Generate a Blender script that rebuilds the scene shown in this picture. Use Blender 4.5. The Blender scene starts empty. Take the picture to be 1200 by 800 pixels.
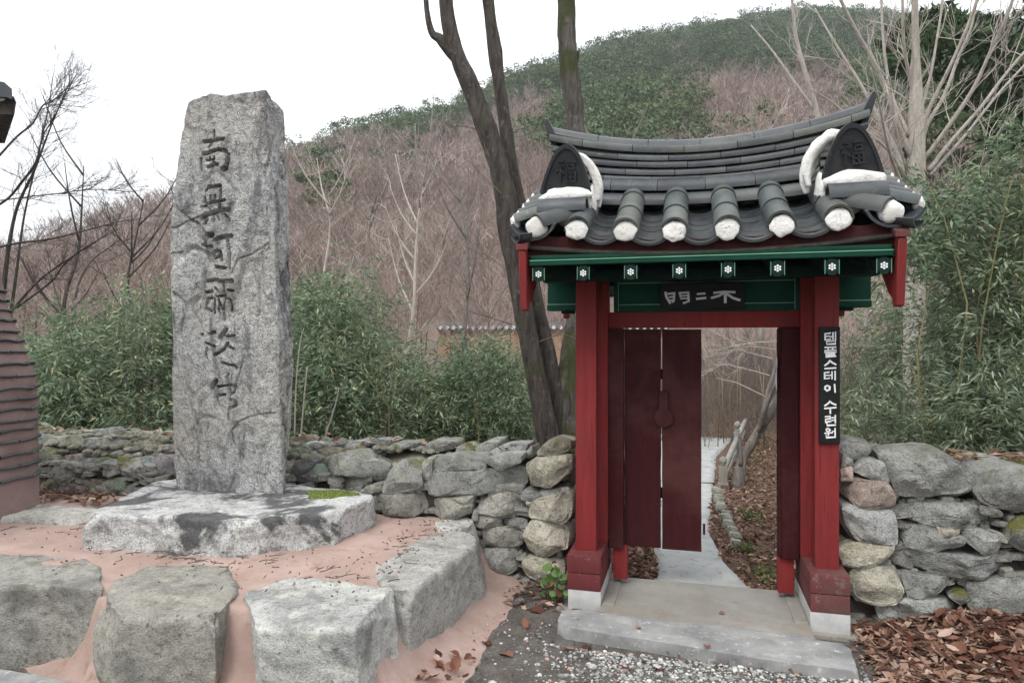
import bpy, bmesh, math, random
import numpy as np
from mathutils import Vector, Matrix, noise
random.seed(7)
rng = np.random.default_rng(7)
scene = bpy.context.scene
COL = scene.collection

# ------------------------------------------------------------------ camera
EYE = 1.675
cam_data = bpy.data.cameras.new('camera')
cam_data.lens = 24.0; cam_data.sensor_width = 36.0
cam_data.clip_start = 0.05; cam_data.clip_end = 3000
cam = bpy.data.objects.new('camera', cam_data)
cam.location = (0, 0, EYE); cam.rotation_euler = (math.radians(90), 0, 0)
COL.objects.link(cam); scene.camera = cam

# ------------------------------------------------------------------ sky and sun (bright overcast)
SUN_EL, SUN_ROT = math.radians(52), math.radians(215)
world = bpy.data.worlds.new('World'); scene.world = world; world.use_nodes = True
wn, wl = world.node_tree.nodes, world.node_tree.links
for n in list(wn): wn.remove(n)
w_out = wn.new('ShaderNodeOutputWorld'); w_bg = wn.new('ShaderNodeBackground')
w_sky = wn.new('ShaderNodeTexSky'); w_sky.sky_type = 'NISHITA'; w_sky.sun_disc = False
w_sky.sun_elevation = SUN_EL; w_sky.sun_rotation = SUN_ROT; w_sky.dust_density = 4
w_tc = wn.new('ShaderNodeTexCoord'); w_n = wn.new('ShaderNodeTexNoise')
w_n.inputs['Scale'].default_value = 2.2; w_n.inputs['Detail'].default_value = 3
w_cr = wn.new('ShaderNodeValToRGB')          # the cloud deck, in the sky texture's units
w_cr.color_ramp.elements[0].position = .3; w_cr.color_ramp.elements[0].color = (12.4, 12.9, 13.6, 1)
w_cr.color_ramp.elements[1].position = .7; w_cr.color_ramp.elements[1].color = (14.4, 14.6, 14.9, 1)
w_mix = wn.new('ShaderNodeMixRGB'); w_mix.inputs[0].default_value = .93
w_sep = wn.new('ShaderNodeSeparateXYZ'); w_gr = wn.new('ShaderNodeMapRange')      # an overcast sky is about three times brighter overhead than at the horizon
w_gr.inputs['From Min'].default_value = 0.0; w_gr.inputs['From Max'].default_value = 1.0; w_gr.inputs['To Min'].default_value = .62; w_gr.inputs['To Max'].default_value = 1.4
w_mul = wn.new('ShaderNodeMixRGB'); w_mul.blend_type = 'MULTIPLY'; w_mul.inputs[0].default_value = 1
wl.new(w_tc.outputs['Generated'], w_n.inputs['Vector']); wl.new(w_n.outputs['Fac'], w_cr.inputs[0])
wl.new(w_sky.outputs[0], w_mix.inputs[1]); wl.new(w_tc.outputs['Generated'], w_sep.inputs[0]); wl.new(w_sep.outputs['Z'], w_gr.inputs['Value'])
wl.new(w_cr.outputs[0], w_mul.inputs[1]); wl.new(w_gr.outputs[0], w_mul.inputs[2]); wl.new(w_mul.outputs[0], w_mix.inputs[2])
wl.new(w_mix.outputs[0], w_bg.inputs[0]); w_bg.inputs[1].default_value = 0.1
wl.new(w_bg.outputs[0], w_out.inputs[0])
sun_data = bpy.data.lights.new('sun', 'SUN'); sun_data.energy = 1.4; sun_data.angle = math.radians(22)
sun_data.color = (1.0, .96, .9)
sun = bpy.data.objects.new('sun', sun_data); COL.objects.link(sun)
_sd = Vector((math.sin(SUN_ROT) * math.cos(SUN_EL), math.cos(SUN_ROT) * math.cos(SUN_EL), math.sin(SUN_EL)))
sun.rotation_euler = _sd.to_track_quat('Z', 'Y').to_euler(); sun.location = _sd * 30
scene.view_settings.view_transform = 'Standard'; scene.view_settings.look = 'None'
scene.view_settings.exposure = 0.38; scene.view_settings.gamma = 1.0
scene.cycles.max_bounces = 6; scene.cycles.diffuse_bounces = 3; scene.cycles.glossy_bounces = 2
scene.cycles.transparent_max_bounces = 4; scene.cycles.use_adaptive_sampling = True
scene.cycles.adaptive_threshold = 0.02

# ------------------------------------------------------------------ the gate's own frame: s along the walls, t through the gate, z up
O = Vector((1.136, 4.09, 0)); U = Vector((.9675, -.2526, 0)); D = Vector((.2526, .9675, 0))
YAW = math.atan2(-.2526, .9675)
GM = Matrix.Translation(O) @ Matrix.Rotation(YAW, 4, 'Z')
def on_plane(px, py, t=0.0):
    "a point of the photograph as (s, z) on the upright plane t = const of the gate's frame"
    a = (px - 600) / 800; b = (400 - py) / 800
    lam = (t + O.x * D.x + O.y * D.y) / (a * D.x + D.y)
    return ((a * lam - O.x) * U.x + (lam - O.y) * U.y, EYE + b * lam)
def at(px, py, Y):
    return Vector(((px - 600) / 800 * Y, Y, EYE + (400 - py) / 800 * Y))
def wpt(s, t, z=0.0): return O + U * s + D * t + Vector((0, 0, z))

# ------------------------------------------------------------------ objects
def tag(o, label=None, cat=None, group=None, kind=None):
    if label: o['label'] = label
    if cat: o['category'] = cat
    if group: o['group'] = group
    if kind: o['kind'] = kind
    return o
def empty(name, loc=(0, 0, 0), mat=None):
    o = bpy.data.objects.new(name, None); COL.objects.link(o); o.empty_display_size = .1
    if mat is not None: o.matrix_world = mat
    else: o.location = loc
    return o
def gthing(name, label, cat, group=None):
    return tag(empty(name, mat=GM), label, cat, group)
def obj(name, verts, faces, mat, parent=None, smooth=True, sharp=None, cols=None, loc=None):
    me = bpy.data.meshes.new(name)
    if isinstance(verts, np.ndarray) and isinstance(faces, np.ndarray):
        n, m, k = len(verts), len(faces), faces.shape[1]
        me.vertices.add(n); me.vertices.foreach_set('co', verts.astype(np.float32).ravel())
        me.loops.add(m * k); me.loops.foreach_set('vertex_index', faces.astype(np.int32).ravel())
        me.polygons.add(m); me.polygons.foreach_set('loop_start', np.arange(0, m * k, k, dtype=np.int32))
        me.update(calc_edges=True)
    else:
        me.from_pydata([tuple(v) for v in verts], [], [tuple(f) for f in faces]); me.update()
    me.polygons.foreach_set('use_smooth', [smooth] * len(me.polygons))
    if sharp is not None: me.set_sharp_from_angle(angle=math.radians(sharp))
    if cols is not None:
        at_ = me.attributes.new('tint', 'FLOAT', 'POINT'); at_.data.foreach_set('value', np.asarray(cols, dtype=np.float32))
    if mat: me.materials.append(mat)
    o = bpy.data.objects.new(name, me); COL.objects.link(o)
    if parent is not None: o.parent = parent
    if loc is not None: o.location = loc
    return o
class MB:
    "collects pieces for ONE mesh"
    def __init__(self): self.v = []; self.f = []
    def add(self, v, f, M=None):
        k = len(self.v)
        self.v += [tuple(M @ Vector(p)) if M is not None else tuple(p) for p in v]
        self.f += [tuple(i + k for i in q) for q in f]
    def box(self, s0, s1, t0, t1, z0, z1, bev=.004, M=None):
        bm = bmesh.new(); bmesh.ops.create_cube(bm, size=1)
        for v in bm.verts:
            v.co = Vector(((s0 + s1) / 2 + v.co.x * (s1 - s0), (t0 + t1) / 2 + v.co.y * (t1 - t0), (z0 + z1) / 2 + v.co.z * (z1 - z0)))
        if bev: bmesh.ops.bevel(bm, geom=bm.edges[:], offset=bev, segments=2, affect='EDGES', profile=.6)
        bm.verts.index_update()
        self.add([v.co[:] for v in bm.verts], [[v.index for v in f.verts] for f in bm.faces], M); bm.free()
        return self
    def prism(self, poly, x0, x1, axis='s', bev=.003):
        "poly in the two other axes, extruded from x0 to x1"
        bm = bmesh.new()
        def mk(a, b, x): return (x, a, b) if axis == 's' else (a, x, b) if axis == 't' else (a, b, x)
        va = [bm.verts.new(mk(a, b, x0)) for a, b in poly]; vb = [bm.verts.new(mk(a, b, x1)) for a, b in poly]
        n = len(poly); bm.faces.new(va); bm.faces.new(vb[::-1])
        for i in range(n): bm.faces.new((va[i], vb[i], vb[(i + 1) % n], va[(i + 1) % n]))
        bmesh.ops.recalc_face_normals(bm, faces=bm.faces[:])
        if bev: bmesh.ops.bevel(bm, geom=bm.edges[:], offset=bev, segments=1, affect='EDGES')
        bm.verts.index_update()
        self.add([v.co[:] for v in bm.verts], [[v.index for v in f.verts] for f in bm.faces]); bm.free()
        return self
    def build(self, name, mat, parent=None, smooth=True, sharp=35):
        return obj(name, self.v, self.f, mat, parent, smooth, sharp)

def tube_data(pts, rad, sides=8, sub=3, wob=0.0, seed=0.0, cap=True):
    P = [Vector(p) for p in pts]; n = len(P)
    C, R = [], []
    for i in range(n - 1):
        p0, p1, p2, p3 = P[max(i - 1, 0)], P[i], P[i + 1], P[min(i + 2, n - 1)]
        for k in range(sub):
            u = k / sub
            C.append(.5 * ((2 * p1) + (p2 - p0) * u + (2 * p0 - 5 * p1 + 4 * p2 - p3) * u * u + (3 * p1 - p0 - 3 * p2 + p3) * u ** 3))
            R.append(rad[i] + (rad[i + 1] - rad[i]) * u)
    C.append(P[-1]); R.append(rad[-1])
    v, f = [], []
    ref = Vector((.3, .9, .1)).normalized()
    for i, c in enumerate(C):
        d = (C[min(i + 1, len(C) - 1)] - C[max(i - 1, 0)])
        d = d.normalized() if d.length > 1e-9 else Vector((0, 0, 1))
        x = (ref - d * ref.dot(d)); x = x.normalized() if x.length > 1e-4 else Vector((1, 0, 0)); y = d.cross(x); ref = x
        for k in range(sides):
            a = 2 * math.pi * k / sides; q = x * math.cos(a) + y * math.sin(a); r = R[i]
            if wob: r *= 1 + wob * (noise.noise((c + q * r) * 3.1 + Vector((seed, 0, 0))) + .6 * noise.noise(Vector((q.x * 3, q.y * 3, c.length * 9 + seed))))
            v.append(c + q * r)
    for i in range(len(C) - 1):
        for k in range(sides):
            a, b = i * sides + k, i * sides + (k + 1) % sides
            f.append((a, b, b + sides, a + sides))
    if cap:
        f.append(tuple(range(sides))[::-1]); f.append(tuple(len(v) - sides + k for k in range(sides)))
    return v, f

# ------------------------------------------------------------------ materials
class NT:
    def __init__(self, name):
        self.m = bpy.data.materials.new(name); self.m.use_nodes = True
        self.t = self.m.node_tree; self.n = self.t.nodes; self.l = self.t.links
        for x in list(self.n): self.n.remove(x)
        self.out = self.n.new('ShaderNodeOutputMaterial'); self.b = self.n.new('ShaderNodeBsdfPrincipled')
        self.l.new(self.b.outputs[0], self.out.inputs[0])
        self.tc = self.n.new('ShaderNodeTexCoord'); self.oi = self.n.new('ShaderNodeObjectInfo')
        add = self.n.new('ShaderNodeVectorMath'); add.operation = 'ADD'
        sc = self.n.new('ShaderNodeVectorMath'); sc.operation = 'SCALE'; sc.inputs[0].default_value = (37, 51, 23)
        self.l.new(self.oi.outputs['Random'], sc.inputs['Scale'])
        self.l.new(self.tc.outputs['Object'], add.inputs[0]); self.l.new(sc.outputs[0], add.inputs[1])
        self.vec = add.outputs[0]
    def link(self, a, b):
        if isinstance(a, (int, float)): b.default_value = a
        elif isinstance(a, tuple): b.default_value = (*a, 1) if len(a) == 3 and len(b.default_value) == 4 else a
        else: self.l.new(a, b)
    def noise(self, scale, detail=6, rough=.6, vec=None, dist=0):
        n = self.n.new('ShaderNodeTexNoise'); n.inputs['Scale'].default_value = scale; n.inputs['Detail'].default_value = detail
        n.inputs['Roughness'].default_value = rough; n.inputs['Distortion'].default_value = dist
        self.l.new(vec or self.vec, n.inputs['Vector']); return n.outputs['Fac']
    def voro(self, scale, feature='F1', vec=None, out='Distance'):
        n = self.n.new('ShaderNodeTexVoronoi'); n.feature = feature; n.inputs['Scale'].default_value = scale
        self.l.new(vec or self.vec, n.inputs['Vector']); return n.outputs[out]
    def scale_vec(self, v):
        n = self.n.new('ShaderNodeVectorMath'); n.operation = 'MULTIPLY'; n.inputs[1].default_value = v
        self.l.new(self.vec, n.inputs[0]); return n.outputs[0]
    def ramp(self, fac, stops):
        n = self.n.new('ShaderNodeValToRGB'); e = n.color_ramp.elements
        while len(e) < len(stops): e.new(.5)
        for k, (p, c) in enumerate(stops):
            e[k].position = p; e[k].color = (c, c, c, 1) if isinstance(c, (int, float)) else (*c, 1)
        self.link(fac, n.inputs[0]); return n.outputs[0]
    def mix(self, fac, a, b, mode='MIX'):
        n = self.n.new('ShaderNodeMixRGB'); n.blend_type = mode
        self.link(fac, n.inputs[0]); self.link(a, n.inputs[1]); self.link(b, n.inputs[2]); return n.outputs[0]
    def math(self, op, a, b=0.0, clamp=False):
        n = self.n.new('ShaderNodeMath'); n.operation = op; n.use_clamp = clamp
        self.link(a, n.inputs[0]); self.link(b, n.inputs[1]); return n.outputs[0]
    def attr(self, name):
        n = self.n.new('ShaderNodeAttribute'); n.attribute_name = name; return n.outputs['Fac']
    def island(self):
        return self.n.new('ShaderNodeNewGeometry').outputs['Random Per Island']
    def normal_z(self):
        g = self.n.new('ShaderNodeNewGeometry'); s = self.n.new('ShaderNodeSeparateXYZ')
        self.l.new(g.outputs['True Normal'], s.inputs[0]); return s.outputs['Z']
    def bump(self, h, strength=.5, dist=.01):
        n = self.n.new('ShaderNodeBump'); n.inputs['Strength'].default_value = strength; n.inputs['Distance'].default_value = dist
        self.link(h, n.inputs['Height']); self.l.new(n.outputs[0], self.b.inputs['Normal'])
    def done(self, col, rough=.8, spec=.3):
        self.link(col, self.b.inputs['Base Color']); self.link(rough, self.b.inputs['Roughness'])
        self.b.inputs['Specular IOR Level'].default_value = spec; return self.m

def stone_mat(name, lo=.16, hi=.5, speck=.5, tint=True, moss_c=(.075, .085, .028), stain=.35, bump=.6, st=(.52, .68)):
    k = NT(name)
    big = k.noise(2.6, 5, .6, dist=.6); mid = k.noise(13, 7, .7); fine = k.noise(95, 4, .75); grain = k.voro(130)
    c = k.ramp(mid, [(.28, (lo, lo, lo * 1.0)), (.5, ((lo + hi) / 2,) * 3), (.72, (hi, hi * .99, hi * .96))])
    c = k.mix(k.ramp(fine, [(.40, 0.0), (.56, speck)]), c, (hi * 1.35, hi * 1.35, hi * 1.3))
    c = k.mix(k.ramp(grain, [(.12, .18), (.35, 0.0)]), c, (lo * .35,) * 3)
    blot = k.noise(5.5, 6, .68, dist=.4)
    c = k.mix(k.ramp(blot, [(.36, .55), (.47, 0.0)]), c, (lo * .8, lo * .76, lo * .66))
    c = k.mix(k.ramp(k.noise(30, 5, .7), [(.34, .6), (.44, 0.0)]), c, (lo * .4,) * 3)
    c = k.mix(k.ramp(big, [(st[0], 0.0), (st[1], stain)]), c, (lo * .45, lo * .45, lo * .48))
    lich = k.math('MULTIPLY', k.ramp(k.noise(7, 3, .5), [(.6, 0.0), (.66, 1.0)]), k.ramp(k.noise(60, 2), [(.4, 0.2), (.6, .7)]))
    c = k.mix(lich, c, (hi * 1.25, hi * 1.27, hi * 1.15))
    if tint:
        c = k.mix(1.0, c, k.oi.outputs['Color'], 'MULTIPLY')
        up = k.ramp(k.normal_z(), [(.0, .25), (.75, 1.0)])
        mm = k.math('MULTIPLY', up, k.ramp(k.noise(9, 5, .65), [(.42, 0.0), (.58, 1.0)]))
        mm = k.math('MULTIPLY', mm, k.oi.outputs['Alpha'], True)
        c = k.mix(mm, c, k.mix(k.noise(120, 3), moss_c, (.18, .17, .05)))
    h = k.math('ADD', k.math('MULTIPLY', mid, 1.6), k.math('ADD', k.math('MULTIPLY', fine, .5), k.math('MULTIPLY', grain, .25)))
    k.bump(h, bump, .02)
    return k.done(c, .88, .25)
M = {}
M['stone'] = stone_mat('weathered_stone', .11, .38, .5, stain=.5, bump=.95)
M['granite'] = stone_mat('granite_block', .15, .43, .5, stain=.45, bump=.6)
M['slab'] = stone_mat('lichen_slab', .10, .60, .65, stain=.85, bump=.9, st=(.47, .545))
def stele_mat():
    k = NT('stele_rock')
    sv = k.scale_vec((3.2, 3.2, 1.0))
    streak = k.noise(2.1, 6, .62, sv, .8); big = k.noise(3.2, 5, .6, dist=.7); mid = k.noise(16, 8, .72); fine = k.noise(75, 4, .7); grain = k.voro(100)
    c = k.ramp(mid, [(.28, (.11, .11, .115)), (.43, (.27, .275, .27)), (.58, (.46, .465, .455)), (.76, (.68, .68, .65))])
    c = k.mix(k.ramp(fine, [(.42, 0.0), (.56, .55)]), c, (.64, .64, .61))
    c = k.mix(k.ramp(grain, [(.15, .55), (.42, 0.0)]), c, (.07, .07, .075))
    c = k.mix(k.ramp(streak, [(.50, 0.0), (.62, .78)]), c, (.115, .11, .125))
    c = k.mix(k.ramp(big, [(.56, 0.0), (.66, .6)]), c, (.16, .165, .165))
    c = k.mix(k.math('MULTIPLY', k.ramp(k.noise(1.4, 3), [(.45, 0.0), (.7, .6)]), k.ramp(fine, [(.4, .2), (.6, 1.0)])), c, (.42, .36, .28))
    pat = k.noise(4.2, 7, .72, dist=.9)
    c = k.mix(k.math('MULTIPLY', k.ramp(pat, [(.54, 0.0), (.60, .5)]), k.ramp(fine, [(.44, .0), (.54, 1.0)])), c, (.72, .73, .70))
    c = k.mix(k.ramp(k.noise(6.5, 8, .75, k.scale_vec((1.6, 1.6, .7)), 1.2), [(.35, .8), (.43, 0.0)]), c, (.075, .072, .075))
    c = k.mix(k.ramp(k.noise(42, 6, .8), [(.36, .75), (.46, 0.0)]), c, (.07, .07, .07))
    k.bump(k.math('ADD', k.math('MULTIPLY', mid, 1.5), k.math('ADD', k.math('MULTIPLY', fine, .6), k.math('MULTIPLY', grain, .35))), .85, .025)
    return k.done(c, .88, .25)
M['stele'] = stele_mat()
def plain(name, c1, c2, sc=6, rough=.6, bump=.15, spec=.35, wear=None, wear_at=.62, fine=70, stretch=None, dist=.004, rnd=0.0, crack=None, dirt=None):
    k = NT(name); v = k.scale_vec(stretch) if stretch else None
    c = k.mix(k.ramp(k.noise(sc, 6, .65, v), [(.3, 0.0), (.7, 1.0)]), c1, c2)
    if wear: c = k.mix(k.ramp(k.noise(sc * 3.1, 8, .75, v), [(wear_at, 0.0), (wear_at + .07, .8)]), c, wear)
    if crack:
        cr_ = k.noise(3.2, 5, .7, k.scale_vec((34, 34, .8) if stretch is None or stretch[2] < 1 else (.8, 34, 34)))
        c = k.mix(k.ramp(cr_, [(.36, .85), (.42, 0.0)]), c, crack)
        c = k.mix(k.ramp(k.noise(28, 7, .8), [(.66, 0.0), (.71, .7)]), c, (.3, .24, .21))
    if dirt: c = k.mix(k.ramp(k.noise(1.3, 7, .75), [(.46, 0.0), (.66, .75)]), c, dirt)
    if rnd:
        g = k.ramp(k.oi.outputs['Random'], [(0.0, 1 - rnd), (1.0, 1 + rnd)]); c = k.mix(1.0, c, g, 'MULTIPLY')
    k.bump(k.math('ADD', k.noise(fine, 5, .7, v), k.math('MULTIPLY', k.noise(sc * 2, 4), .6)), bump, dist)
    return k.done(c, k.ramp(k.noise(sc * 2, 4), [(.3, max(rough - .12, .05)), (.7, min(rough + .15, 1))]), spec)
M['red'] = plain('red_painted_timber', (.235, .031, .031), (.165, .023, .023), 3, .65, .4, .12, (.2, .06, .05), .66, stretch=(6, 6, .6), dist=.003, crack=(.07, .015, .015), dirt=(.13, .03, .03))
M['redbase'] = plain('weathered_red_beam', (.145, .028, .031), (.10, .032, .034), 5, .75, .5, .12, (.19, .14, .125), .57, dist=.004, crack=(.05, .02, .02), dirt=(.12, .08, .07))
M['maroon'] = plain('maroon_door_boards', (.050, .009, .010), (.030, .007, .008), 3, .65, .4, .12, (.14, .05, .045), .70, stretch=(7, 7, .5), dist=.003, crack=(.018, .008, .008), dirt=(.09, .035, .033))
M['green'] = plain('green_painted_timber', (.005, .055, .033), (.004, .036, .023), 4, .6, .25, .15, (.08, .07, .045), .68)
M['greenlight'] = plain('pale_green_line', (.16, .36, .24), (.10, .26, .17), 5, .6, .2, .3, (.1, .05, .03), .62)
M['darkgreen'] = plain('dark_green_timber', (.006, .024, .018), (.004, .017, .013), 4, .65, .2, .15)
M['white'] = plain('white_paint', (.8, .81, .82), (.72, .73, .74), 9, .6, .1)
M['plaster'] = plain('white_lime_plaster', (.84, .84, .82), (.72, .71, .68), 9, .85, .9, .2, (.38, .34, .29), .56, fine=40, dist=.012, dirt=(.55, .52, .46))
M['tile'] = plain('dark_clay_tile', (.020, .024, .030), (.062, .070, .080), 5, .45, .5, .4, (.15, .15, .13), .60, fine=60, dist=.004, rnd=.28, dirt=(.10, .105, .09))
M['tilegreen'] = plain('convex_clay_tile', (.032, .040, .042), (.092, .104, .104), 7, .5, .5, .35, (.19, .18, .15), .60, fine=60, dist=.004, rnd=.25, dirt=(.13, .13, .10))
M['tilerelief'] = plain('relief_tile', (.014, .015, .017), (.032, .034, .038), 8, .5, .4, .3)
M['sign'] = plain('black_sign_board', (.008, .008, .009), (.014, .014, .014), 6, .6, .2, .2)
M['signgrey'] = plain('grey_lettering', (.66, .66, .66), (.55, .55, .55), 12, .6, .1)
M['plinth'] = plain('pale_granite_plinth', (.5, .5, .48), (.36, .36, .36), 11, .8, .4, .25, (.2, .2, .19), .66, fine=140)
M['concrete'] = plain('grey_concrete', (.31, .30, .275), (.22, .212, .195), 3.2, .9, .4, .2, (.15, .14, .12), .60, fine=110, dirt=(.20, .165, .13))
M['path'] = plain('path_concrete', (.42, .43, .42), (.30, .305, .295), 4, .9, .4, .2, (.15, .135, .11), .57, fine=90)
M['steps'] = plain('blue_grey_step', (.16, .163, .163), (.34, .34, .33), 5.5, .75, .7, .3, (.5, .49, .47), .57, fine=150, stretch=(1, 1, 1))
M['mortar'] = plain('pink_clay_mortar', (.43, .325, .285), (.30, .21, .178), 2.2, .9, .6, .2, (.24, .145, .115), .58, fine=45, dist=.008, dirt=(.29, .20, .165))
M['chimney'] = plain('pink_clay_render', (.27, .19, .175), (.20, .14, .13), 4, .9, .5, .2, (.2, .13, .115), .6, fine=50, dist=.008)
M['core'] = plain('earth_core', (.075, .066, .055), (.04, .036, .03), 9, .95, .8, .1, fine=50, dist=.02)
M['soil'] = plain('dry_top_soil', (.19, .165, .13), (.10, .09, .06), 11, .95, .9, .1, (.16, .15, .06), .55, fine=60, dist=.02)
def bark(name, lo, hi, moss, mossamt, pale=None):
    k = NT(name); v = k.scale_vec((9, 9, 1.7)); r = k.noise(2.2, 7, .7, v, .5); f = k.noise(30, 6, .7)
    c = k.ramp(r, [(.32, lo), (.62, hi)])
    if pale: c = k.mix(k.ramp(k.noise(14, 6, .7), [(.58, 0.0), (.68, .55)]), c, pale)
    c = k.mix(k.ramp(k.noise(2.3, 5, .6), [(.62 - mossamt, 0.0), (.72 - mossamt, .8)]), c, moss)
    k.bump(k.math('ADD', k.math('MULTIPLY', r, 1.6), k.math('MULTIPLY', f, .5)), .9, .03)
    return k.done(c, .9, .2)
M['barkdark'] = bark('dark_furrowed_bark', (.022, .018, .016), (.105, .09, .08), (.06, .065, .03), .06, (.22, .21, .2))
M['barkgrey'] = bark('grey_bark', (.11, .09, .08), (.26, .23, .21), (.08, .08, .05), .0, (.34, .32, .3))
M['barkmoss'] = bark('mossy_bark', (.03, .026, .022), (.15, .135, .12), (.05, .062, .018), .14, (.2, .2, .19))
M['barkpale'] = bark('pale_smooth_bark', (.30, .27, .235), (.50, .46, .41), (.2, .19, .13), -.03, (.58, .55, .5))
M['drycane'] = plain('dry_cane', (.26, .2, .14), (.17, .13, .09), 9, .8, .2)
M['twig'] = plain('twig_bark', (.14, .115, .1), (.2, .17, .15), 9, .9, .2)
M['twigdark'] = plain('dark_twig_bark', (.05, .042, .038), (.09, .075, .068), 9, .9, .2)
M['twigpale'] = plain('pale_twig_bark', (.36, .33, .29), (.48, .44, .39), 9, .9, .2)
def tinted(name, stops, rough=.8, trans=0.0, src='tint', spec=.25):
    k = NT(name); c = k.ramp(k.attr('tint') if src == 'tint' else k.island() if src == 'island' else k.oi.outputs['Random'], stops)
    m = k.done(c, rough, spec)
    if trans:
        tr = k.n.new('ShaderNodeBsdfTranslucent'); ms = k.n.new('ShaderNodeMixShader'); ms.inputs[0].default_value = trans
        k.l.new(c, tr.inputs[0]); k.l.new(k.b.outputs[0], ms.inputs[1]); k.l.new(tr.outputs[0], ms.inputs[2]); k.l.new(ms.outputs[0], k.out.inputs[0])
    return m
M['bamboo'] = tinted('bamboo_leaf', [(0, (.045, .08, .045)), (.35, (.12, .175, .10)), (.75, (.235, .30, .18)), (.93, (.38, .43, .26)), (1, (.55, .5, .26))], .5, .25, spec=.4)
M['bamboodark'] = tinted('grey_bamboo_leaf', [(0, (.055, .085, .05)), (.4, (.13, .175, .105)), (.75, (.235, .295, .185)), (.94, (.38, .43, .33)), (1, (.5, .48, .26))], .45, .32, spec=.45)
M['cane'] = tinted('bamboo_cane', [(0, (.10, .12, .05)), (.6, (.17, .17, .08)), (1, (.28, .22, .10))], .5)
M['baretree'] = tinted('bare_crown', [(0, (.12, .085, .072)), (.4, (.215, .162, .14)), (.75, (.32, .255, .225)), (1, (.48, .42, .38))], .95, spec=.1)
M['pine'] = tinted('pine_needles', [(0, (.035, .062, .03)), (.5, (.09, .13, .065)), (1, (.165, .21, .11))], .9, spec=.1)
M['leaf'] = tinted('dry_leaf', [(0, (.06, .025, .018)), (.3, (.14, .055, .036)), (.55, (.23, .11, .075)), (.8, (.34, .20, .15)), (1, (.48, .36, .30))], .7, .15, 'object')
M['leafstuff'] = tinted('dry_leaf_litter', [(0, (.06, .03, .022)), (.3, (.14, .07, .048)), (.55, (.23, .13, .09)), (.8, (.32, .21, .155)), (1, (.44, .35, .28))], .75, .15, 'island')
M['pebble'] = tinted('gravel_chips', [(0, (.09, .085, .08)), (.3, (.2, .2, .19)), (.7, (.34, .34, .33)), (.95, (.55, .55, .53)), (1, (.4, .22, .15))], .85, 0, 'island')
M['green_leaf'] = tinted('green_leaf', [(0, (.06, .13, .03)), (1, (.16, .26, .08))], .5, .25, 'island')
def ground_mat():
    k = NT('dirt_ground'); big = k.noise(1.1, 5, .6); mid = k.noise(9, 7, .7); fine = k.noise(70, 5, .75)
    c = k.ramp(mid, [(.3, (.075, .066, .058)), (.55, (.13, .118, .105)), (.75, (.2, .185, .165))])
    c = k.mix(k.ramp(big, [(.5, 0.0), (.7, .5)]), c, (.065, .055, .047))
    c = k.mix(k.ramp(fine, [(.56, 0.0), (.64, .55)]), c, (.34, .33, .31))
    far = k.math('MULTIPLY', k.attr('tint'), 1.0, True)
    lf = k.mix(k.ramp(k.noise(14, 5, .7), [(.35, 0.0), (.65, 1.0)]), (.085, .058, .043), (.20, .13, .095))
    c = k.mix(far, c, lf)
    k.bump(k.math('ADD', k.math('MULTIPLY', mid, 1.2), fine), .8, .02)
    return k.done(c, .95, .15)
M['ground'] = ground_mat()
def hill_mat():
    k = NT('wooded_hillside_floor')
    c = k.mix(k.ramp(k.noise(.12, 6, .7), [(.35, 0.0), (.65, 1.0)]), (.13, .10, .085), (.22, .165, .145))
    c = k.mix(k.ramp(k.noise(.5, 6, .8), [(.5, 0.0), (.65, .6)]), c, (.09, .085, .05))
    return k.done(c, 1, .1)
M['hill'] = hill_mat()
# ------------------------------------------------------------------ terrain
def sstep(a, b, x):
    t = np.clip((np.asarray(x, float) - a) / (b - a), 0, 1); return t * t * (3 - 2 * t)
CPX = np.array([-900, -300, -60, 0, 60, 140, 195, 260, 340, 400, 480, 560, 640, 720, 800, 880, 940, 1040, 1200, 1500, 2200.])
CPY = np.array([330, 330, 316, 300, 274, 240, 228, 205, 180, 155, 135, 110, 75, 47, 36, 20, 12, 20, 30, 60, 120.])
CD = np.interp(CPX, [0, 300, 600, 1000], [100, 135, 190, 230])
def terrain(X, Y):
    X = np.asarray(X, float); Y = np.asarray(Y, float)
    px = 600 + 800 * X / np.maximum(Y, 8)
    dc = np.interp(px, CPX, CD); zc = EYE + (400 - np.interp(px, CPX, CPY)) / 800 * dc - 4.2
    v = np.clip((Y - 32) / (dc - 32), 0, 1.0)
    over = np.clip((Y - dc) / 150, 0, 1)
    z = 1.1 * sstep(13, 32, Y) + (zc - 1.1) * (v ** 1.15) - over * zc * .8
    z = z + (np.sin(X * .11 + Y * .05) * 1.2 + np.sin(X * .05 - Y * .09 + 2) * 1.5) * sstep(45, 90, Y) * (1 - over) * np.clip((dc - Y) / 40, 0, 1)
    bank = 3.4 * sstep(11.2, 20, Y) * sstep(740, 840, px) * sstep(1500, 1150, px) * (1 - sstep(24, 40, Y))
    return z + bank
def grid_obj(name, xs, ys, zf, mat, kind='structure', tintf=None):
    X, Y = np.meshgrid(xs, ys); Z = zf(X, Y)
    v = np.stack([X, Y, Z], -1).reshape(-1, 3); nx, ny = len(xs), len(ys)
    i = np.arange(nx * (ny - 1)).reshape(ny - 1, nx)[:, :-1].ravel()
    f = np.stack([i, i + 1, i + nx + 1, i + nx], -1)
    o = obj(name, v, f, mat, cols=(tintf(X, Y).ravel() if tintf else None)); o['kind'] = kind; return o
def fbm(X, Y, seed=0.0, sc=1.0):
    out = np.zeros(X.shape)
    for i in np.ndindex(X.shape): out[i] = noise.fractal(Vector((X[i] * sc, Y[i] * sc, seed)), 1.0, 2.0, 4)
    return out
def gs(X, Y): return (X - O.x) * U.x + (Y - O.y) * U.y
def gt(X, Y): return (X - O.x) * D.x + (Y - O.y) * D.y
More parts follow.
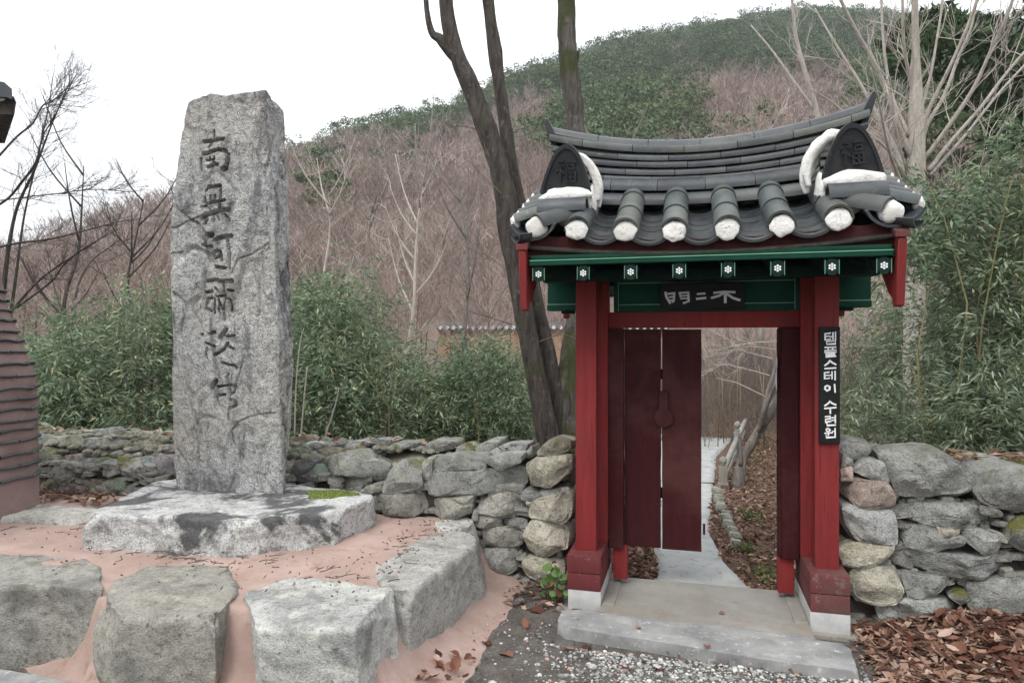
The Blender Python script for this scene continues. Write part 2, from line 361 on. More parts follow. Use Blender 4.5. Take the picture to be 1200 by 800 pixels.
def groundz(X, Y):
    s, t = gs(X, Y), gt(X, Y)
    z = terrain(X, Y) + fbm(X, Y, 3, 1.7) * .012 + fbm(X, Y, 8, 9) * .005
    z = z + .12 * sstep(.95, 1.5, s) * sstep(-.75, .2, t) * sstep(1.2, .5, t)      # leaf heap at the foot of the right-hand wall
    return np.where((np.abs(s) < .85) & (t > -.55) & (t < 1.1), -.02, z)
ground = grid_obj('ground', np.arange(-7, 9, .06), np.arange(1.2, 14.4, .06), groundz, M['ground'],
                  tintf=lambda X, Y: sstep(.35, .7, gt(X, Y)) + .8 * sstep(1.0, 1.3, gs(X, Y)) * sstep(-.9, -.3, gt(X, Y)))
ys = np.concatenate([np.arange(14.3, 60, 1.5), np.arange(60, 420, 4)])
A = np.linspace(-2.2, 2.2, 200)
vv = np.array([[a * y, y, 0] for y in ys for a in A]); vv[:, 2] = terrain(vv[:, 0], vv[:, 1])
idx = np.arange(len(A) * (len(ys) - 1)).reshape(len(ys) - 1, len(A))[:, :-1].ravel()
hills = obj('hills', vv, np.stack([idx, idx + 1, idx + len(A) + 1, idx + len(A)], -1), M['hill']); hills['kind'] = 'structure'
outer = obj('terrain', np.array([[-900, -900, -.09], [900, -900, -.09], [900, 900, -.09], [-900, 900, -.09]], float), np.array([[0, 1, 2, 3]]), M['ground']); outer['kind'] = 'structure'

# ------------------------------------------------------------------ crown templates and bulk placing
def sliver(p, q, w, c, V, F, T):
    d = q - p; n = np.linalg.norm(d)
    if n < 1e-6: return
    r = np.cross(d / n, rng.normal(size=3)); r /= np.linalg.norm(r) + 1e-9
    k = len(V); V += [p - r * w / 2, p + r * w / 2, q]; F.append((k, k + 1, k + 2)); T += [c, c, c]
def bare_template(h, spread, nb, ntw, w0, tw, seed):
    "leafless tree: trunk, boughs and a haze of twigs, all thin slivers"
    r = np.random.default_rng(seed); V, F, T = [], [], []
    lean = r.normal(size=2) * .06 * h; top = np.array([lean[0], lean[1], h * .9])
    sliver(np.zeros(3), top, w0, .45, V, F, T); sliver(np.zeros(3), top, w0, .3, V, F, T)
    ends = []
    for i in range(nb):
        u = r.uniform(.2, .85); p = top * u; a = r.uniform(0, 2 * math.pi)
        L = spread * (1.15 - u * .6) * r.uniform(.7, 1.2)
        q = p + np.array([math.cos(a) * L * .75, math.sin(a) * L * .75, L * r.uniform(.6, 1.1)])
        sliver(p, q, w0 * .45 * (1.1 - u * .6), .5 + r.uniform(-.1, .3), V, F, T); ends.append((p, q))
    for i in range(ntw):
        p, q = ends[r.integers(len(ends))]; u = r.uniform(.25, 1.0); b = p + (q - p) * u
        d = (q - p) / np.linalg.norm(q - p) + r.normal(size=3) * .55 + np.array([0, 0, .35]); d /= np.linalg.norm(d)
        L = spread * r.uniform(.18, .5)
        sliver(b, b + d * L, tw, r.uniform(.25, .95), V, F, T)
    return np.array(V), np.array(F), np.array(T)
def pine_template(h, w, n, seed, ls=.55):
    r = np.random.default_rng(seed); V, F, T = [], [], []
    sliver(np.zeros(3), np.array([0, 0, h * .8]), .25, .0, V, F, T)
    cl = [(np.array([r.normal() * w * .3, r.normal() * w * .3, h * r.uniform(.35, .95)]), r.uniform(.5, 1.0)) for _ in range(11)]
    for i in range(n):
        c, s = cl[r.integers(len(cl))]; d = r.normal(size=3); d /= np.linalg.norm(d)
        rad = w * .42 * s * (1.25 - c[2] / h * .6)
        p = c + d * rad * np.array([1, 1, .45]) * r.uniform(.75, 1.05)
        a, b = r.normal(size=3), r.normal(size=3); a /= np.linalg.norm(a); b /= np.linalg.norm(b)
        k = len(V); V += [p, p + a * ls, p + b * ls * .8]; F.append((k, k + 1, k + 2))
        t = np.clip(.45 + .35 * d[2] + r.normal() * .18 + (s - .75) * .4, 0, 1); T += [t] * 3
    return np.array(V), np.array(F), np.array(T)
def scatter(name, temps, pos, scale, mat, shade=.25, kind='stuff', zs=None):
    VV, FF, TT = [], [], []; off = 0
    for i, p in enumerate(pos):
        V, F, T = temps[rng.integers(len(temps))]; a = rng.uniform(0, 6.283); s = scale[i]
        c, sn = math.cos(a) * s, math.sin(a) * s
        W = np.empty_like(V); W[:, 0] = V[:, 0] * c - V[:, 1] * sn + p[0]; W[:, 1] = V[:, 0] * sn + V[:, 1] * c + p[1]
        W[:, 2] = V[:, 2] * s * (zs if zs else 1) + p[2]
        VV.append(W); FF.append(F + off); TT.append(np.clip(T + rng.normal() * shade * .5, 0, 1)); off += len(V)
    o = obj(name, np.concatenate(VV), np.concatenate(FF), mat, smooth=False, cols=np.concatenate(TT)); o['kind'] = kind
    return o

# the wooded hillside: bare broadleaf trees below, pines towards the crest
def wedge(n, y0, y1, a0=-.92, a1=.92, power=1.0):
    y = np.sqrt(rng.uniform(y0 ** 2, y1 ** 2, n)); a = rng.uniform(a0, a1, n); return a * y, y
def pine_share(X, Y):
    px = 600 + 800 * X / Y; dc = np.interp(px, CPX, CD); v = (Y - 32) / (dc - 32)
    thr = np.interp(px, [0, 200, 340, 420, 560, 640, 760, 900, 1000, 1100, 1200], [1.4, .98, .88, .80, .72, .50, .44, .46, .42, .3, .1])
    n = np.array([noise.noise(Vector((x * .035, y * .035, 5))) for x, y in zip(X, Y)])
    return sstep(thr - .12, thr + .14, v + n * .55)
temps_far = [bare_template(6.5, 3.0, 12, 95, .20, .075, s) for s in range(6)]
temps_mid = [bare_template(6.5, 2.8, 18, 240, .16, .032, s + 20) for s in range(6)]
pines = [pine_template(7, 4.6, 330, s + 50, .42) for s in range(6)]
X, Y = wedge(7600, 72, 240)
dcs = np.interp(600 + 800 * X / Y, CPX, CD); keep = Y < dcs + 4; X, Y = X[keep], Y[keep]
ps = pine_share(X, Y) > rng.uniform(0, 1, len(X)); Z = terrain(X, Y) - .2
b = ~ps
scatter('bare_woodland', temps_far, np.stack([X, Y, Z], -1)[b], rng.uniform(.6, 1.05, b.sum()), M['baretree'])
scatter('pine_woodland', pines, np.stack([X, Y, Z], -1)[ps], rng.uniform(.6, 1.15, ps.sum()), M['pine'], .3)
X, Y = wedge(1500, 36, 76)
scatter('bare_copse', temps_mid, np.stack([X, Y, terrain(X, Y) - .1], -1), rng.uniform(.55, .95, len(X)), M['baretree'])
# the low pink brush between the bamboo and the hill
px = np.concatenate([rng.uniform(-120, 200, 60), rng.uniform(330, 660, 80), rng.uniform(820, 1250, 60)])
yy = rng.uniform(20, 36, len(px)); X = (px - 600) / 800 * yy
scatter('bare_brush', [bare_template(4.2, 2.0, 18, 260, .07, .014, s + 80) for s in range(5)], np.stack([X, yy, terrain(X, yy) - .1], -1), rng.uniform(.6, 1.05, len(px)), M['baretree'])
# three evergreens that stand out of the bare slope
for px_, py_, Y_, h_, lab in ((385, 300, 62, 6.8, 'lone olive green conifer standing out of the bare slope beside the stone pillar'),
                              (985, 170, 95, 6, 'dark pine rising behind the right end of the gate roof')):
    x_ = (px_ - 600) / 800 * Y_; z_ = float(terrain(x_, Y_))
    root = tag(empty('conifer_tree', (x_, Y_, z_)), lab, 'tree')
    v, f = tube_data([(0, 0, 0), (.1, 0, h_ * .85)], [.16, .04], 6, 2); obj('trunk', v, f, M['barkdark'], root)
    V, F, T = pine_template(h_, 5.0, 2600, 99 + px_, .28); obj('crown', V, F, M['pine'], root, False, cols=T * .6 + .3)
# dark evergreens at the right edge, nearer
for k, (px_, Y_, h_, w_, lab) in enumerate(((1275, 17, 11.5, 6.0, 'tall dark evergreen filling the upper right corner behind the bamboo'),
                                   (1225, 24, 13.5, 5.5, 'dark evergreen behind the branches of the pale ginkgo-like tree'),
                                   (1310, 12, 6.5, 4.5, 'lower dark evergreen at the right edge above the bamboo'))):
    x_ = (px_ - 600) / 800 * Y_; z_ = float(terrain(x_, Y_))
    root = tag(empty('evergreen_tree', (x_, Y_, z_)), lab.replace('ginkgo-like tree', 'slender tree'), 'tree')
    v, f = tube_data([(0, 0, 0), (.15, 0, h_ * .9)], [.25, .05], 8, 2); obj('trunk', v, f, M['barkdark'], root)
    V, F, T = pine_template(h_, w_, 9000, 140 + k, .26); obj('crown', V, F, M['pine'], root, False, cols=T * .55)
# ------------------------------------------------------------------ stones
def chaikin(P, n=1):
    for _ in range(n):
        Q = []
        for i in range(len(P)):
            a, b = P[i], P[(i + 1) % len(P)]
            Q += [a * .87 + b * .13, a * .13 + b * .87]
        P = Q
    return P
def resample(P, n):
    L = [(P[(i + 1) % len(P)] - P[i]).length for i in range(len(P))]; tot = sum(L); out = []; i = 0; acc = 0
    for k in range(n):
        d = tot * k / n
        while acc + L[i] < d: acc += L[i]; i += 1
        out.append(P[i].lerp(P[(i + 1) % len(P)], (d - acc) / max(L[i], 1e-9)))
    return out
def stone(poly, t, thick, mat, parent, color=(1, 1, 1), moss=.2, name='stone', bulge=None, n=40, grow=.022, rough=1.0):
    "poly in (s,z); a weathered block with a chipped, bulging face towards -t"
    P = [Vector(p) for p in poly]
    area = sum(P[i].x * P[(i + 1) % len(P)].y - P[(i + 1) % len(P)].x * P[i].y for i in range(len(P))) / 2
    if area < 0: P.reverse(); area = -area
    P = resample(chaikin(P, 1), n); c = sum(P, Vector((0, 0))) / n
    size = math.sqrt(area); b = bulge if bulge is not None else min(.036, .15 * size)
    mind = min((p - c).length for p in P)
    sd = random.random() * 50
    rings = [(-.62, .0 - b), (-.38, -b * .99), (-.2, -b * .96), (-.09, -b * .90), (-.035, -b * .70), (-.008, -b * .35), (grow / max(size, .05), .0), (.02, thick * .5), (-.05, thick), (-.5, thick)]
    tx, tz = random.uniform(-.25, .25), random.uniform(-.2, .3)
    cuts = []
    for _ in range(6):
        a = random.uniform(0, 6.283); m = random.uniform(.25, 1.2)
        nrm = Vector((math.cos(a) * m, -1, math.sin(a) * m)).normalized(); cuts.append((nrm, b * random.uniform(.5, .8) + size * .125 * m))
    v = []
    for ins, tt in rings:
        for p in P:
            r = p - c; L = r.length; q = c + r * max(.12, 1 + ins * size / L * .9) if ins < 0 else c + r * (1 + ins)
            co = Vector((q.x, tt + ((q.x - c.x) * tx + (q.y - c.y) * tz) * (1 if tt < thick * .3 else 0) * .5, q.y))
            if tt < thick * .4:
                for nrm, h in cuts:
                    loc = Vector((co.x - c.x, co.y, co.z - c.y)); e = loc.dot(nrm) - h
                    if e > 0: co -= nrm * e * .85
            w = Vector((co.x * 7 + sd, co.y * 7, co.z * 7))
            am = (.016 + .03 * size) * rough * (.35 if abs(ins) < .03 else 1)
            co += Vector((noise.noise(w) * .5, noise.noise(w * 1.3 + Vector((9, 3, 1))), noise.noise(w + Vector((3, 7, 2))) * .5)) * am
            co += Vector((0, noise.noise(w * 4.5), noise.noise(w * 4 + Vector((5, 5, 5))) * .5)) * am * .35
            v.append((co.x, co.y + t, co.z))
    m = len(rings); f = []
    for i in range(m - 1):
        for k in range(n):
            a, d = i * n + k, i * n + (k + 1) % n; f.append((a, d, d + n, a + n))
    f.append(tuple(range(n))[::-1]); f.append(tuple((m - 1) * n + k for k in range(n)))
    o = obj(name, v, f, mat, parent, True, 24); o.color = (*color, moss); return o
def zp(s, ox, oy, k):     # "x,y x,y ..." in an enlarged crop -> pixels of the photograph
    return [(ox + float(a) / k, oy + float(b) / k) for a, b in (q.split(',') for q in s.split())]
GREY, WARM, TAN, PINK, DARK, PALE = (.95, .96, .93), (1.05, 1.02, .92), (1.5, 1.4, 1.17), (1.3, 1.05, .93), (.62, .62, .62), (1.2, 1.21, 1.19)
def wall(name, label, specs, ox, oy, k, tdef, root=None):
    root = root or gthing(name, label, 'wall')
    for poly, col, moss, dt in specs:
        t = tdef + dt; P = [on_plane(x, y, t) for x, y in zp(poly, ox, oy, k)]; q_ = random.uniform(.78, 1.15)
        stone(P, t, .26 + .05 * random.random(), M['stone'], root, tuple(c * q_ for c in col), moss)
    return root
LEFT = gthing('stone_wall', 'long dry stone wall running from the stone pillar to the left post of the gate', 'wall')
wall('', '', [
 ('575,275 600,250 800,248 965,235 970,325 740,345 600,350', GREY, .2, 0), ('600,195 700,180 810,195 815,235 700,245 600,250', GREY, .3, .02),
 ('805,235 815,200 880,180 960,185 955,215 880,250', PALE, .2, .02), ('400,290 430,225 500,200 555,230 560,310 500,340 400,335', GREY, .9, 0),
 ('100,235 150,200 280,165 330,210 400,240 395,290 350,305 250,260 110,250', GREY, .5, .03), ('35,215 100,200 125,215 100,260 40,262', DARK, .1, .05),
 ('340,345 560,335 600,370 580,430 345,425', WARM, .15, 0), ('595,370 650,355 760,360 765,440 600,440', WARM, .15, 0),
 ('680,355 765,348 765,385 700,388', WARM, 0, -.02), ('770,350 900,335 980,345 985,430 870,435 770,400', WARM, .1, 0),
 ('780,425 860,420 875,465 785,470', WARM, 0, -.01), ('870,440 980,435 975,470 880,470', GREY, .1, .03),
 ('780,480 975,470 960,550 800,555', WARM, .2, 0), ('785,560 850,558 945,560 960,600 950,660 870,675 790,610', GREY, .2, 0),
 ('1000,190 1040,145 1100,112 1165,130 1168,165 1060,190', TAN, .5, .02), ('980,220 1010,200 1160,183 1168,260 1060,325 980,325', TAN, .35, -.02),
 ('960,340 980,320 1045,345 1000,365 965,360', GREY, 0, 0), ('1035,325 1140,315 1145,335 1040,345', GREY, 0, .02),
 ('990,395 1020,360 1150,330 1170,350 1165,430 1120,455 990,435', TAN, .1, -.02), ('965,500 1000,445 1150,460 1165,500 1160,560 1060,605 970,590', TAN, .0, -.02),
 ('960,640 980,595 1140,600 1145,640 1110,690 965,695', TAN, .1, -.01), ('770,405 790,410 785,470 768,450', WARM, .1, 0),
 ('345,305 395,300 400,335 345,340', GREY, .7, .02), ('985,360 1012,365 1005,395 988,390', WARM, 0, 0), ('560,200 600,200 600,270 562,275', GREY, .8, .03)],
 330, 480, 3.4286, .30, LEFT)
wall('', '', [
 ('60,140 100,130 155,135 160,160 70,165', PALE, .1, 0), ('255,150 280,128 330,130 365,150 300,165', PALE, .2, 0), ('375,140 410,122 435,135 400,152', GREY, .2, .02),
 ('430,140 530,135 530,160 440,158', GREY, .5, .02), ('545,150 590,128 690,130 700,165 560,170', GREY, .5, 0), ('700,150 730,138 765,155 760,175 700,178', GREY, 2.0, -.04),
 ('775,160 820,125 870,125 870,160 800,185', GREY, .4, 0), ('840,160 900,140 985,140 980,165 850,180', PALE, .1, -.05), ('170,150 250,140 250,160 170,165', DARK, .2, 0),
 ('985,170 1000,150 1010,190 985,200', WARM, .1, -.1)], 330, 480, 3.4286, .62, LEFT)
wall('', '', [
 ('135,560 190,530 260,590 200,615 140,615', WARM, .2, 0), ('80,550 130,555 130,600 85,600', DARK, .2, .03), ('150,620 280,600 290,670 150,690', GREY, .15, 0),
 ('100,695 220,695 230,735 100,730', DARK, .3, 0), ('215,690 280,675 283,715 235,722', PINK, 0, -.02), ('290,620 370,595 380,620 290,660', GREY, .3, 0),
 ('85,610 145,620 150,690 90,690', DARK, .1, 0), ('380,560 420,520 465,540 440,590 385,600', WARM, .3, .05), ('450,560 535,540 530,590 450,595', GREY, 1.8, .05),
 ('240,725 300,720 300,750 240,750', GREY, 0, 0), ('290,665 380,625 400,700 290,745', GREY, .1, .02), ('380,605 560,600 560,700 400,690', GREY, .2, .03),
 ('-20,560 78,552 84,600 -20,610', GREY, .2, 0), ('-20,615 82,612 88,680 -20,690', WARM, .2, 0), ('-20,695 96,695 96,750 -20,760', GREY, .1, 0)], 0, 340, 2.668, .34, LEFT)
wall('', '', [
 ('395,495 460,478 480,490 400,510', PALE, .3, .1), ('460,480 500,463 520,490 470,495', WARM, .2, .15), ('335,495 400,470 410,482 360,510', GREY, .2, .15),
 ('260,485 300,478 325,492 270,495', PALE, .1, .15), ('220,540 280,530 330,540 300,560 230,560', GREY, 2, -.15), ('110,480 160,490 160,530 115,540', GREY, .2, 0),
 ('165,470 200,463 240,480 190,505', WARM, .1, .05), ('470,515 530,510 530,540 470,540', GREY, 1, -.05), ('330,540 390,530 400,560 340,575', PINK, .3, -.15),
 ('240,505 320,500 340,520 260,525', GREY, .8, 0), ('375,505 430,500 440,520 380,528', GREY, 1.6, -.05), ('20,480 100,478 105,510 30,515', GREY, .3, .1),
 ('-60,478 10,480 15,520 -60,520', GREY, .3, .1)], 0, 340, 2.668, .70, LEFT)
RIGHT = gthing('stone_wall', 'taller dry stone wall on the right of the gate above the heap of dead leaves', 'wall')
wall('', '', [
 ('65,100 90,83 150,95 168,120 130,145 70,150', GREY, .3, .12), ('65,180 100,170 100,205 68,210', PINK, 0, 0), ('100,185 140,150 180,150 222,205 205,222 150,200', PALE, .2, 0),
 ('75,240 100,195 200,220 222,250 220,285 130,290 80,262', PINK, .1, -.02), ('68,280 110,280 225,300 235,340 225,395 110,398 72,340', PALE, .0, -.02),
 ('62,410 100,392 225,405 230,430 200,455 80,460', TAN, .6, -.02), ('85,480 130,460 240,455 258,520 235,575 95,570', TAN, .2, -.02),
 ('175,125 230,108 350,110 455,190 450,250 420,270 230,255 215,200', GREY, .4, 0), ('225,265 300,262 430,280 560,310 565,340 530,355 330,345 235,300', GREY, .1, .0),
 ('240,330 330,345 425,375 425,425 250,415', GREY, .1, 0), ('345,350 405,348 412,370 355,372', TAN, 0, -.03), ('410,350 490,352 540,380 535,430 490,428 430,390', GREY, .1, -.01),
 ('230,415 430,428 600,430 650,440 640,495 360,492 240,470', GREY, .1, 0), ('250,475 340,490 400,500 395,530 290,560 265,545', GREY, .2, 0),
 ('240,560 300,550 400,560 430,600 320,640 245,625', GREY, .1, 0), ('380,545 430,525 440,555 420,570', GREY, 2, 0), ('437,500 640,498 690,540 640,600 470,605 435,570', GREY, .2, 0),
 ('450,175 520,160 600,165 690,190 690,300 600,305 480,270 455,230', GREY, .3, 0), ('560,345 600,315 690,320 690,410 600,425 550,395', GREY, 1.6, 0),
 ('480,280 560,305 540,320 480,300', WARM, 0, -.01), ('170,580 215,575 240,600 225,630 180,610', PALE, 0, .02), ('500,355 560,370 545,385 510,375', WARM, 0, 0),
 ('65,125 95,150 100,165 68,172', GREY, .1, .02), ('700,180 860,200 850,300 700,305', GREY, .4, 0), ('700,320 870,315 870,400 700,410', WARM, .3, 0),
 ('660,440 860,420 870,500 650,500', GREY, .1, 0), ('695,520 860,510 870,610 690,600', GREY, .1, 0), ('880,200 1040,210 1040,330 870,310', GREY, .3, 0),
 ('880,330 1050,350 1040,470 880,480', WARM, .1, 0), ('880,490 1060,485 1050,640 880,620', GREY, .1, 0), ('430,605 600,610 690,606 690,660 430,650', GREY, 0, .03),
 ('100,600 170,620 250,640 250,700 100,690', DARK, 0, .05), ('250,640 430,620 430,700 250,700', DARK, 0, .04)], 960, 480, 2.5, .22, RIGHT)
wall('', '', [('400,140 500,145 560,150 560,172 450,172', GREY, 2.2, 0), ('560,150 690,160 700,190 560,178', GREY, 2.5, 0), ('150,118 230,118 220,140 160,140', WARM, .3, 0), ('700,165 900,170 900,210 700,205', GREY, 1, 0)], 960, 480, 2.5, .5, RIGHT)
# the dark packed core of each wall and the soil on its top
def core(root, s0, s1, t0, t1, ztop, seed):
    v, f = [], []; n = int((s1 - s0) / .06)
    prof = [(t0, -.02), (t0, .4), (t0 + .03, .70), (t0 + .1, .80), (t0 + .2, .90), (t0 + .3, .96), (t1 - .06, 1.0), (t1, .9), (t1, -.02)]
    for i in range(n + 1):
        s = s0 + (s1 - s0) * i / n; zt = ztop(s)
        for t, h in prof: v.append((s, t + noise.noise(Vector((s * 6, h * 5, seed))) * .03, h * zt + (noise.noise(Vector((s * 7, t * 7, seed + 4))) * .035 if h > .3 else 0)))
    k = len(prof)
    for i in range(n):
        for j in range(k - 1): a = i * k + j; f.append((a, a + k, a + k + 1, a + 1))
    f.append(tuple(range(k))); f.append(tuple(n * k + j for j in range(k))[::-1])
    return obj('earth_core', v, f, M['soil'], root)
core(LEFT, -7.5, -.86, .42, .95, lambda s: .845 + .02 * math.sin(s * 3), 1)
core(RIGHT, .86, 4.4, .36, .85, lambda s: .90 + .06 * min(1, max(0, (s - 1) / .2)), 2)
for root, s0, s1, t0, h in ((LEFT, -7.5, -.86, .40, .60), (RIGHT, .86, 4.4, .32, .74)):
    mb = MB(); mb.box(s0, s1, t0, t0 + .15, -.05, h, 0); mb.build('joint_fill', M['core'], root, False, None)
# rubble on the wall tops
def rubble(root, s0, s1, t0, t1, z, n, seed):
    V, F = [], []; r = np.random.default_rng(seed)
    bm = bmesh.new(); bmesh.ops.create_icosphere(bm, subdivisions=1, radius=1); bv = np.array([v.co[:] for v in bm.verts]); bf = np.array([[v.index for v in f.verts] for f in bm.faces]); bm.free()
    for i in range(n):
        s = r.uniform(.012, .05); w = bv * (1 + r.normal(size=bv.shape) * .15) * s * np.array([1.2, 1, .55])
        a = r.uniform(0, 6.28); c, sn = math.cos(a), math.sin(a); w = np.stack([w[:, 0] * c - w[:, 1] * sn, w[:, 0] * sn + w[:, 1] * c, w[:, 2]], -1)
        V.append(w + np.array([r.uniform(s0, s1), r.uniform(t0, t1), z + r.uniform(-.01, .02)])); F.append(bf + i * len(bv))
    o = obj('rubble', np.concatenate(V), np.concatenate(F), M['stone'], root, True); o['kind'] = 'stuff'; o.color = (1, .97, .9, .8); return o
rubble(LEFT, -6.5, -.9, .60, .92, .835, 420, 3); rubble(RIGHT, .9, 4, .5, .8, .91, 250, 4)
rubble(LEFT, -6.5, -.9, .45, .62, .72, 380, 13); rubble(LEFT, -6.8, -2.4, .5, .75, .77, 500, 14)
def chinks(root, s0, s1, t, z0, z1, n, seed):
    r = random.Random(seed); V, F = [], []
    bm = bmesh.new(); bmesh.ops.create_cube(bm, size=2); bmesh.ops.bevel(bm, geom=bm.edges[:], offset=.35, segments=1, affect='EDGES'); bm.verts.index_update()
    bv = [v.co.copy() for v in bm.verts]; bf = [[v.index for v in f.verts] for f in bm.faces]; bm.free()
    for i in range(n):
        w, h = r.uniform(.02, .075), r.uniform(.012, .035); c = Vector((r.uniform(s0, s1), t + r.uniform(-.01, .03), r.uniform(z0, z1))); k = len(V); a = r.gauss(0, .25)
        for p in bv:
            x, z = p.x * w * r.uniform(.85, 1.1), p.z * h * r.uniform(.85, 1.1); V.append((c.x + x * math.cos(a) - z * math.sin(a), c.y + p.y * .05 * r.uniform(.8, 1.1), c.z + x * math.sin(a) + z * math.cos(a)))
        F += [tuple(j + k for j in f) for f in bf]
    o = obj('chink_stones', V, F, M['stone'], root, True, 40); o['kind'] = 'stuff'; o.color = (.8, .79, .74, .1)
chinks(LEFT, -7, -.9, .37, .0, .66, 900, 1); chinks(RIGHT, .9, 4.2, .30, .0, .80, 500, 2)
# the coarse stones of the far left stretch, whose face leans back
for i in range(37):
    s = -7.2 + i * .13 + random.uniform(-.03, .03)
    for z0, t in ((random.uniform(.20, .28), .33), (random.uniform(.42, .50), .35), (random.uniform(.62, .68), .40), (random.uniform(.74, .78), .56), (random.uniform(.80, .84), .72)):
        if random.random() < .85: w, h = random.uniform(.07, .15), random.uniform(.05, .095); stone([(s - w, z0 - h), (s + w * .8, z0 - h * 1.1), (s + w, z0 + h * .4), (s + w * .3, z0 + h), (s - w * .8, z0 + h * .7)], t, .2, M['stone'], LEFT, tuple(q * random.uniform(.75, 1.0) for q in (1, .98, .9)), random.choice((.1, .3, 1.2)), n=24)

# hero blocks --------------------------------------------------------
def block(name, foot, z0, z1, mat, parent, lean=0.0, rnd=.05, amp=.02, seed=0, color=(1, 1, 1, .2), res=.016, topf=None, hole=0.0, label=None, cuts=5):
    "foot: outline in (s,t), counter-clockwise; a heavy block with rounded arrises and a rough skin"
    P = [Vector(p) for p in foot]
    area = sum(P[i].x * P[(i + 1) % len(P)].y - P[(i + 1) % len(P)].x * P[i].y for i in range(len(P))) / 2
    if area < 0: P.reverse()
    per = sum((P[(i + 1) % len(P)] - P[i]).length for i in range(len(P))); n = max(24, int(per / res)); P = resample(P, n)
    c = sum(P, Vector((0, 0))) / n; H = z1 - z0; mh = max(6, int(H / res))
    prof = []
    for i in range(mh + 1): prof.append((0.0, i / mh))
    for i in range(1, 6): a = i / 5 * math.pi / 2; prof.append((rnd * (1 - math.cos(a)), None if False else 1 - 0))
    rings = []
    for i in range(mh + 1):
        z = z0 + (H - rnd) * i / mh; rings.append((0, z))
    for i in range(1, 6): a = i / 5 * math.pi / 2; rings.append((rnd * (1 - math.cos(a)), z1 - rnd + rnd * math.sin(a)))
    R = min((p - c).length for p in P); k = max(4, int(R / (res * 1.6)))
    base_ins = rnd
    tops = [(None, i / k) for i in range(1, k)]
    v = []
    r_ = random.Random(seed); cl = []
    for _ in range(cuts):
        a = r_.uniform(0, 6.28); nz = r_.uniform(-.1, .9); nn = Vector((math.cos(a), math.sin(a), nz)).normalized(); cl.append((nn, nn.z))
    cl2 = []
    for nn, _ in cl:
        sup = max(Vector((p.x - c.x, p.y - c.y, (z1 - z0) / 2)).dot(nn) for p in P); cl2.append((nn, sup - r_.uniform(.03, .075) * min(1, H / .3)))
    for ins, z in rings:
        for p in P:
            r = p - c; L = r.length; q = c + r * (1 - ins / L) * (1 + lean * (z1 - z) / max(R, .1) * .5); v.append(Vector((q.x, q.y, z)))
    for _, u in tops:
        for j in range(n):
            e = v[(len(rings) - 1) * n + j]; q = Vector((e.x, e.y)).lerp(c, u); v.append(Vector((q.x, q.y, z1)))
    out = []
    for co in v:
        if topf and co.z > z0 + .3 * H: co = Vector((co.x, co.y, co.z + topf(co.x, co.y) * (co.z - z0 - .3 * H) / (.7 * H)))
        w = co * 2.6 + Vector((seed * 3.7, 0, 0)); w2 = co * 9 + Vector((0, seed, 0)); w3 = co * 28
        nv = Vector((noise.noise(w), noise.noise(w + Vector((7, 1, 3))), noise.noise(w + Vector((2, 8, 5))) * .6)) * amp * 1.5
        hc = Vector((co.x - c.x, co.y - c.y, co.z - (z0 + z1) / 2))
        for nn, dd_ in cl2:
            e = hc.dot(nn) - dd_
            if e > 0: co = co - nn * e
        rdg = abs(noise.noise(w2)); nv += (co - Vector((c.x, c.y, (z0 + z1) / 2))).normalized() * (-(rdg * amp * 1.1) + noise.noise(w3) * amp * .22)
        out.append(co + nv)
    f = []; m = len(rings) + len(tops)
    for i in range(m - 1):
        for j in range(n): a, d = i * n + j, i * n + (j + 1) % n; f.append((a, d, d + n, a + n))
    f.append(tuple((m - 1) * n + j for j in range(n))); f.append(tuple(range(n))[::-1])
    o = obj(name, out, f, mat, parent, True, 50); o.color = color
    if label: o['label'] = label
    return o

# the pink clay platform and the big stones set in it
PLAT = gthing('stone_platform', 'low pink clay platform edged with big pale stones under the carved stone pillar', 'platform')
xs = np.arange(-5.6, -.95, .018); ts = np.arange(-2.0, .36, .012)
Xg, Yg = np.meshgrid(xs, ts)
wob = fbm(Xg, Yg, 2, 2.4)
dx = np.maximum(Xg + wob * .05 - (-1.60), 0)
front_t = np.interp(Xg, [-5.6, -3.35, -3.1, -2.85, -2.25, -2.1, -1.62], [-1.22, -1.18, -1.33, -1.50, -1.42, -1.44, -1.28])
dy = np.maximum(front_t - Yg + wob * .02, 0)
prof = np.minimum(np.interp(dx, [0, .03, .08, .15, .24, .38, .52], [1, .95, .66, .34, .17, .05, -.06]), np.interp(dy, [0, .02, .045, .08, .13, .25, .4], [1, .92, .62, .34, .14, .03, -.06]))
Zg = .405 * prof + (fbm(Xg, Yg, 5, 2.2) * .02 + fbm(Xg, Yg, 9, 11) * .004) * np.clip(prof * 1.6, .25, 1) + .03 * np.exp(-((Xg + 3) ** 2 / 1.2 + (Yg + .1) ** 2 / .5))
v = np.stack([Xg, Yg, Zg], -1).reshape(-1, 3); nx = len(xs); i = np.arange(nx * (len(ts) - 1)).reshape(len(ts) - 1, nx)[:, :-1].ravel()
obj('clay_bed', v, np.stack([i, i + 1, i + nx + 1, i + nx], -1), M['mortar'], PLAT)
G1 = (1.0, 1.0, .96, .05)
def on_top(px_, py_, z):
    "a point of the photograph on the level z, as (s, t)"
    Dd = (EYE - z) * 800 / (py_ - 400); x = (px_ - 600) / 800 * Dd - O.x; y = Dd - O.y
    return (x * U.x + y * U.y, x * D.x + y * D.y)
def tops(spec, z=.42): return [on_top(float(a.split(',')[0]), float(a.split(',')[1]), z) for a in spec.split()]
block('edge_stone', tops('-150,690 60,686 128,692 142,672 106,655 40,648 -150,642'), -.06, .422, M['granite'], PLAT, .02, .03, .014, 1, (.74, .72, .66, .05), res=.014)
block('edge_stone', tops('106,708 122,724 262,724 275,706 280,684 268,662 240,659 172,662 126,684'), -.06, .428, M['granite'], PLAT, .01, .035, .016, 2, (.72, .69, .62, .05), res=.014)
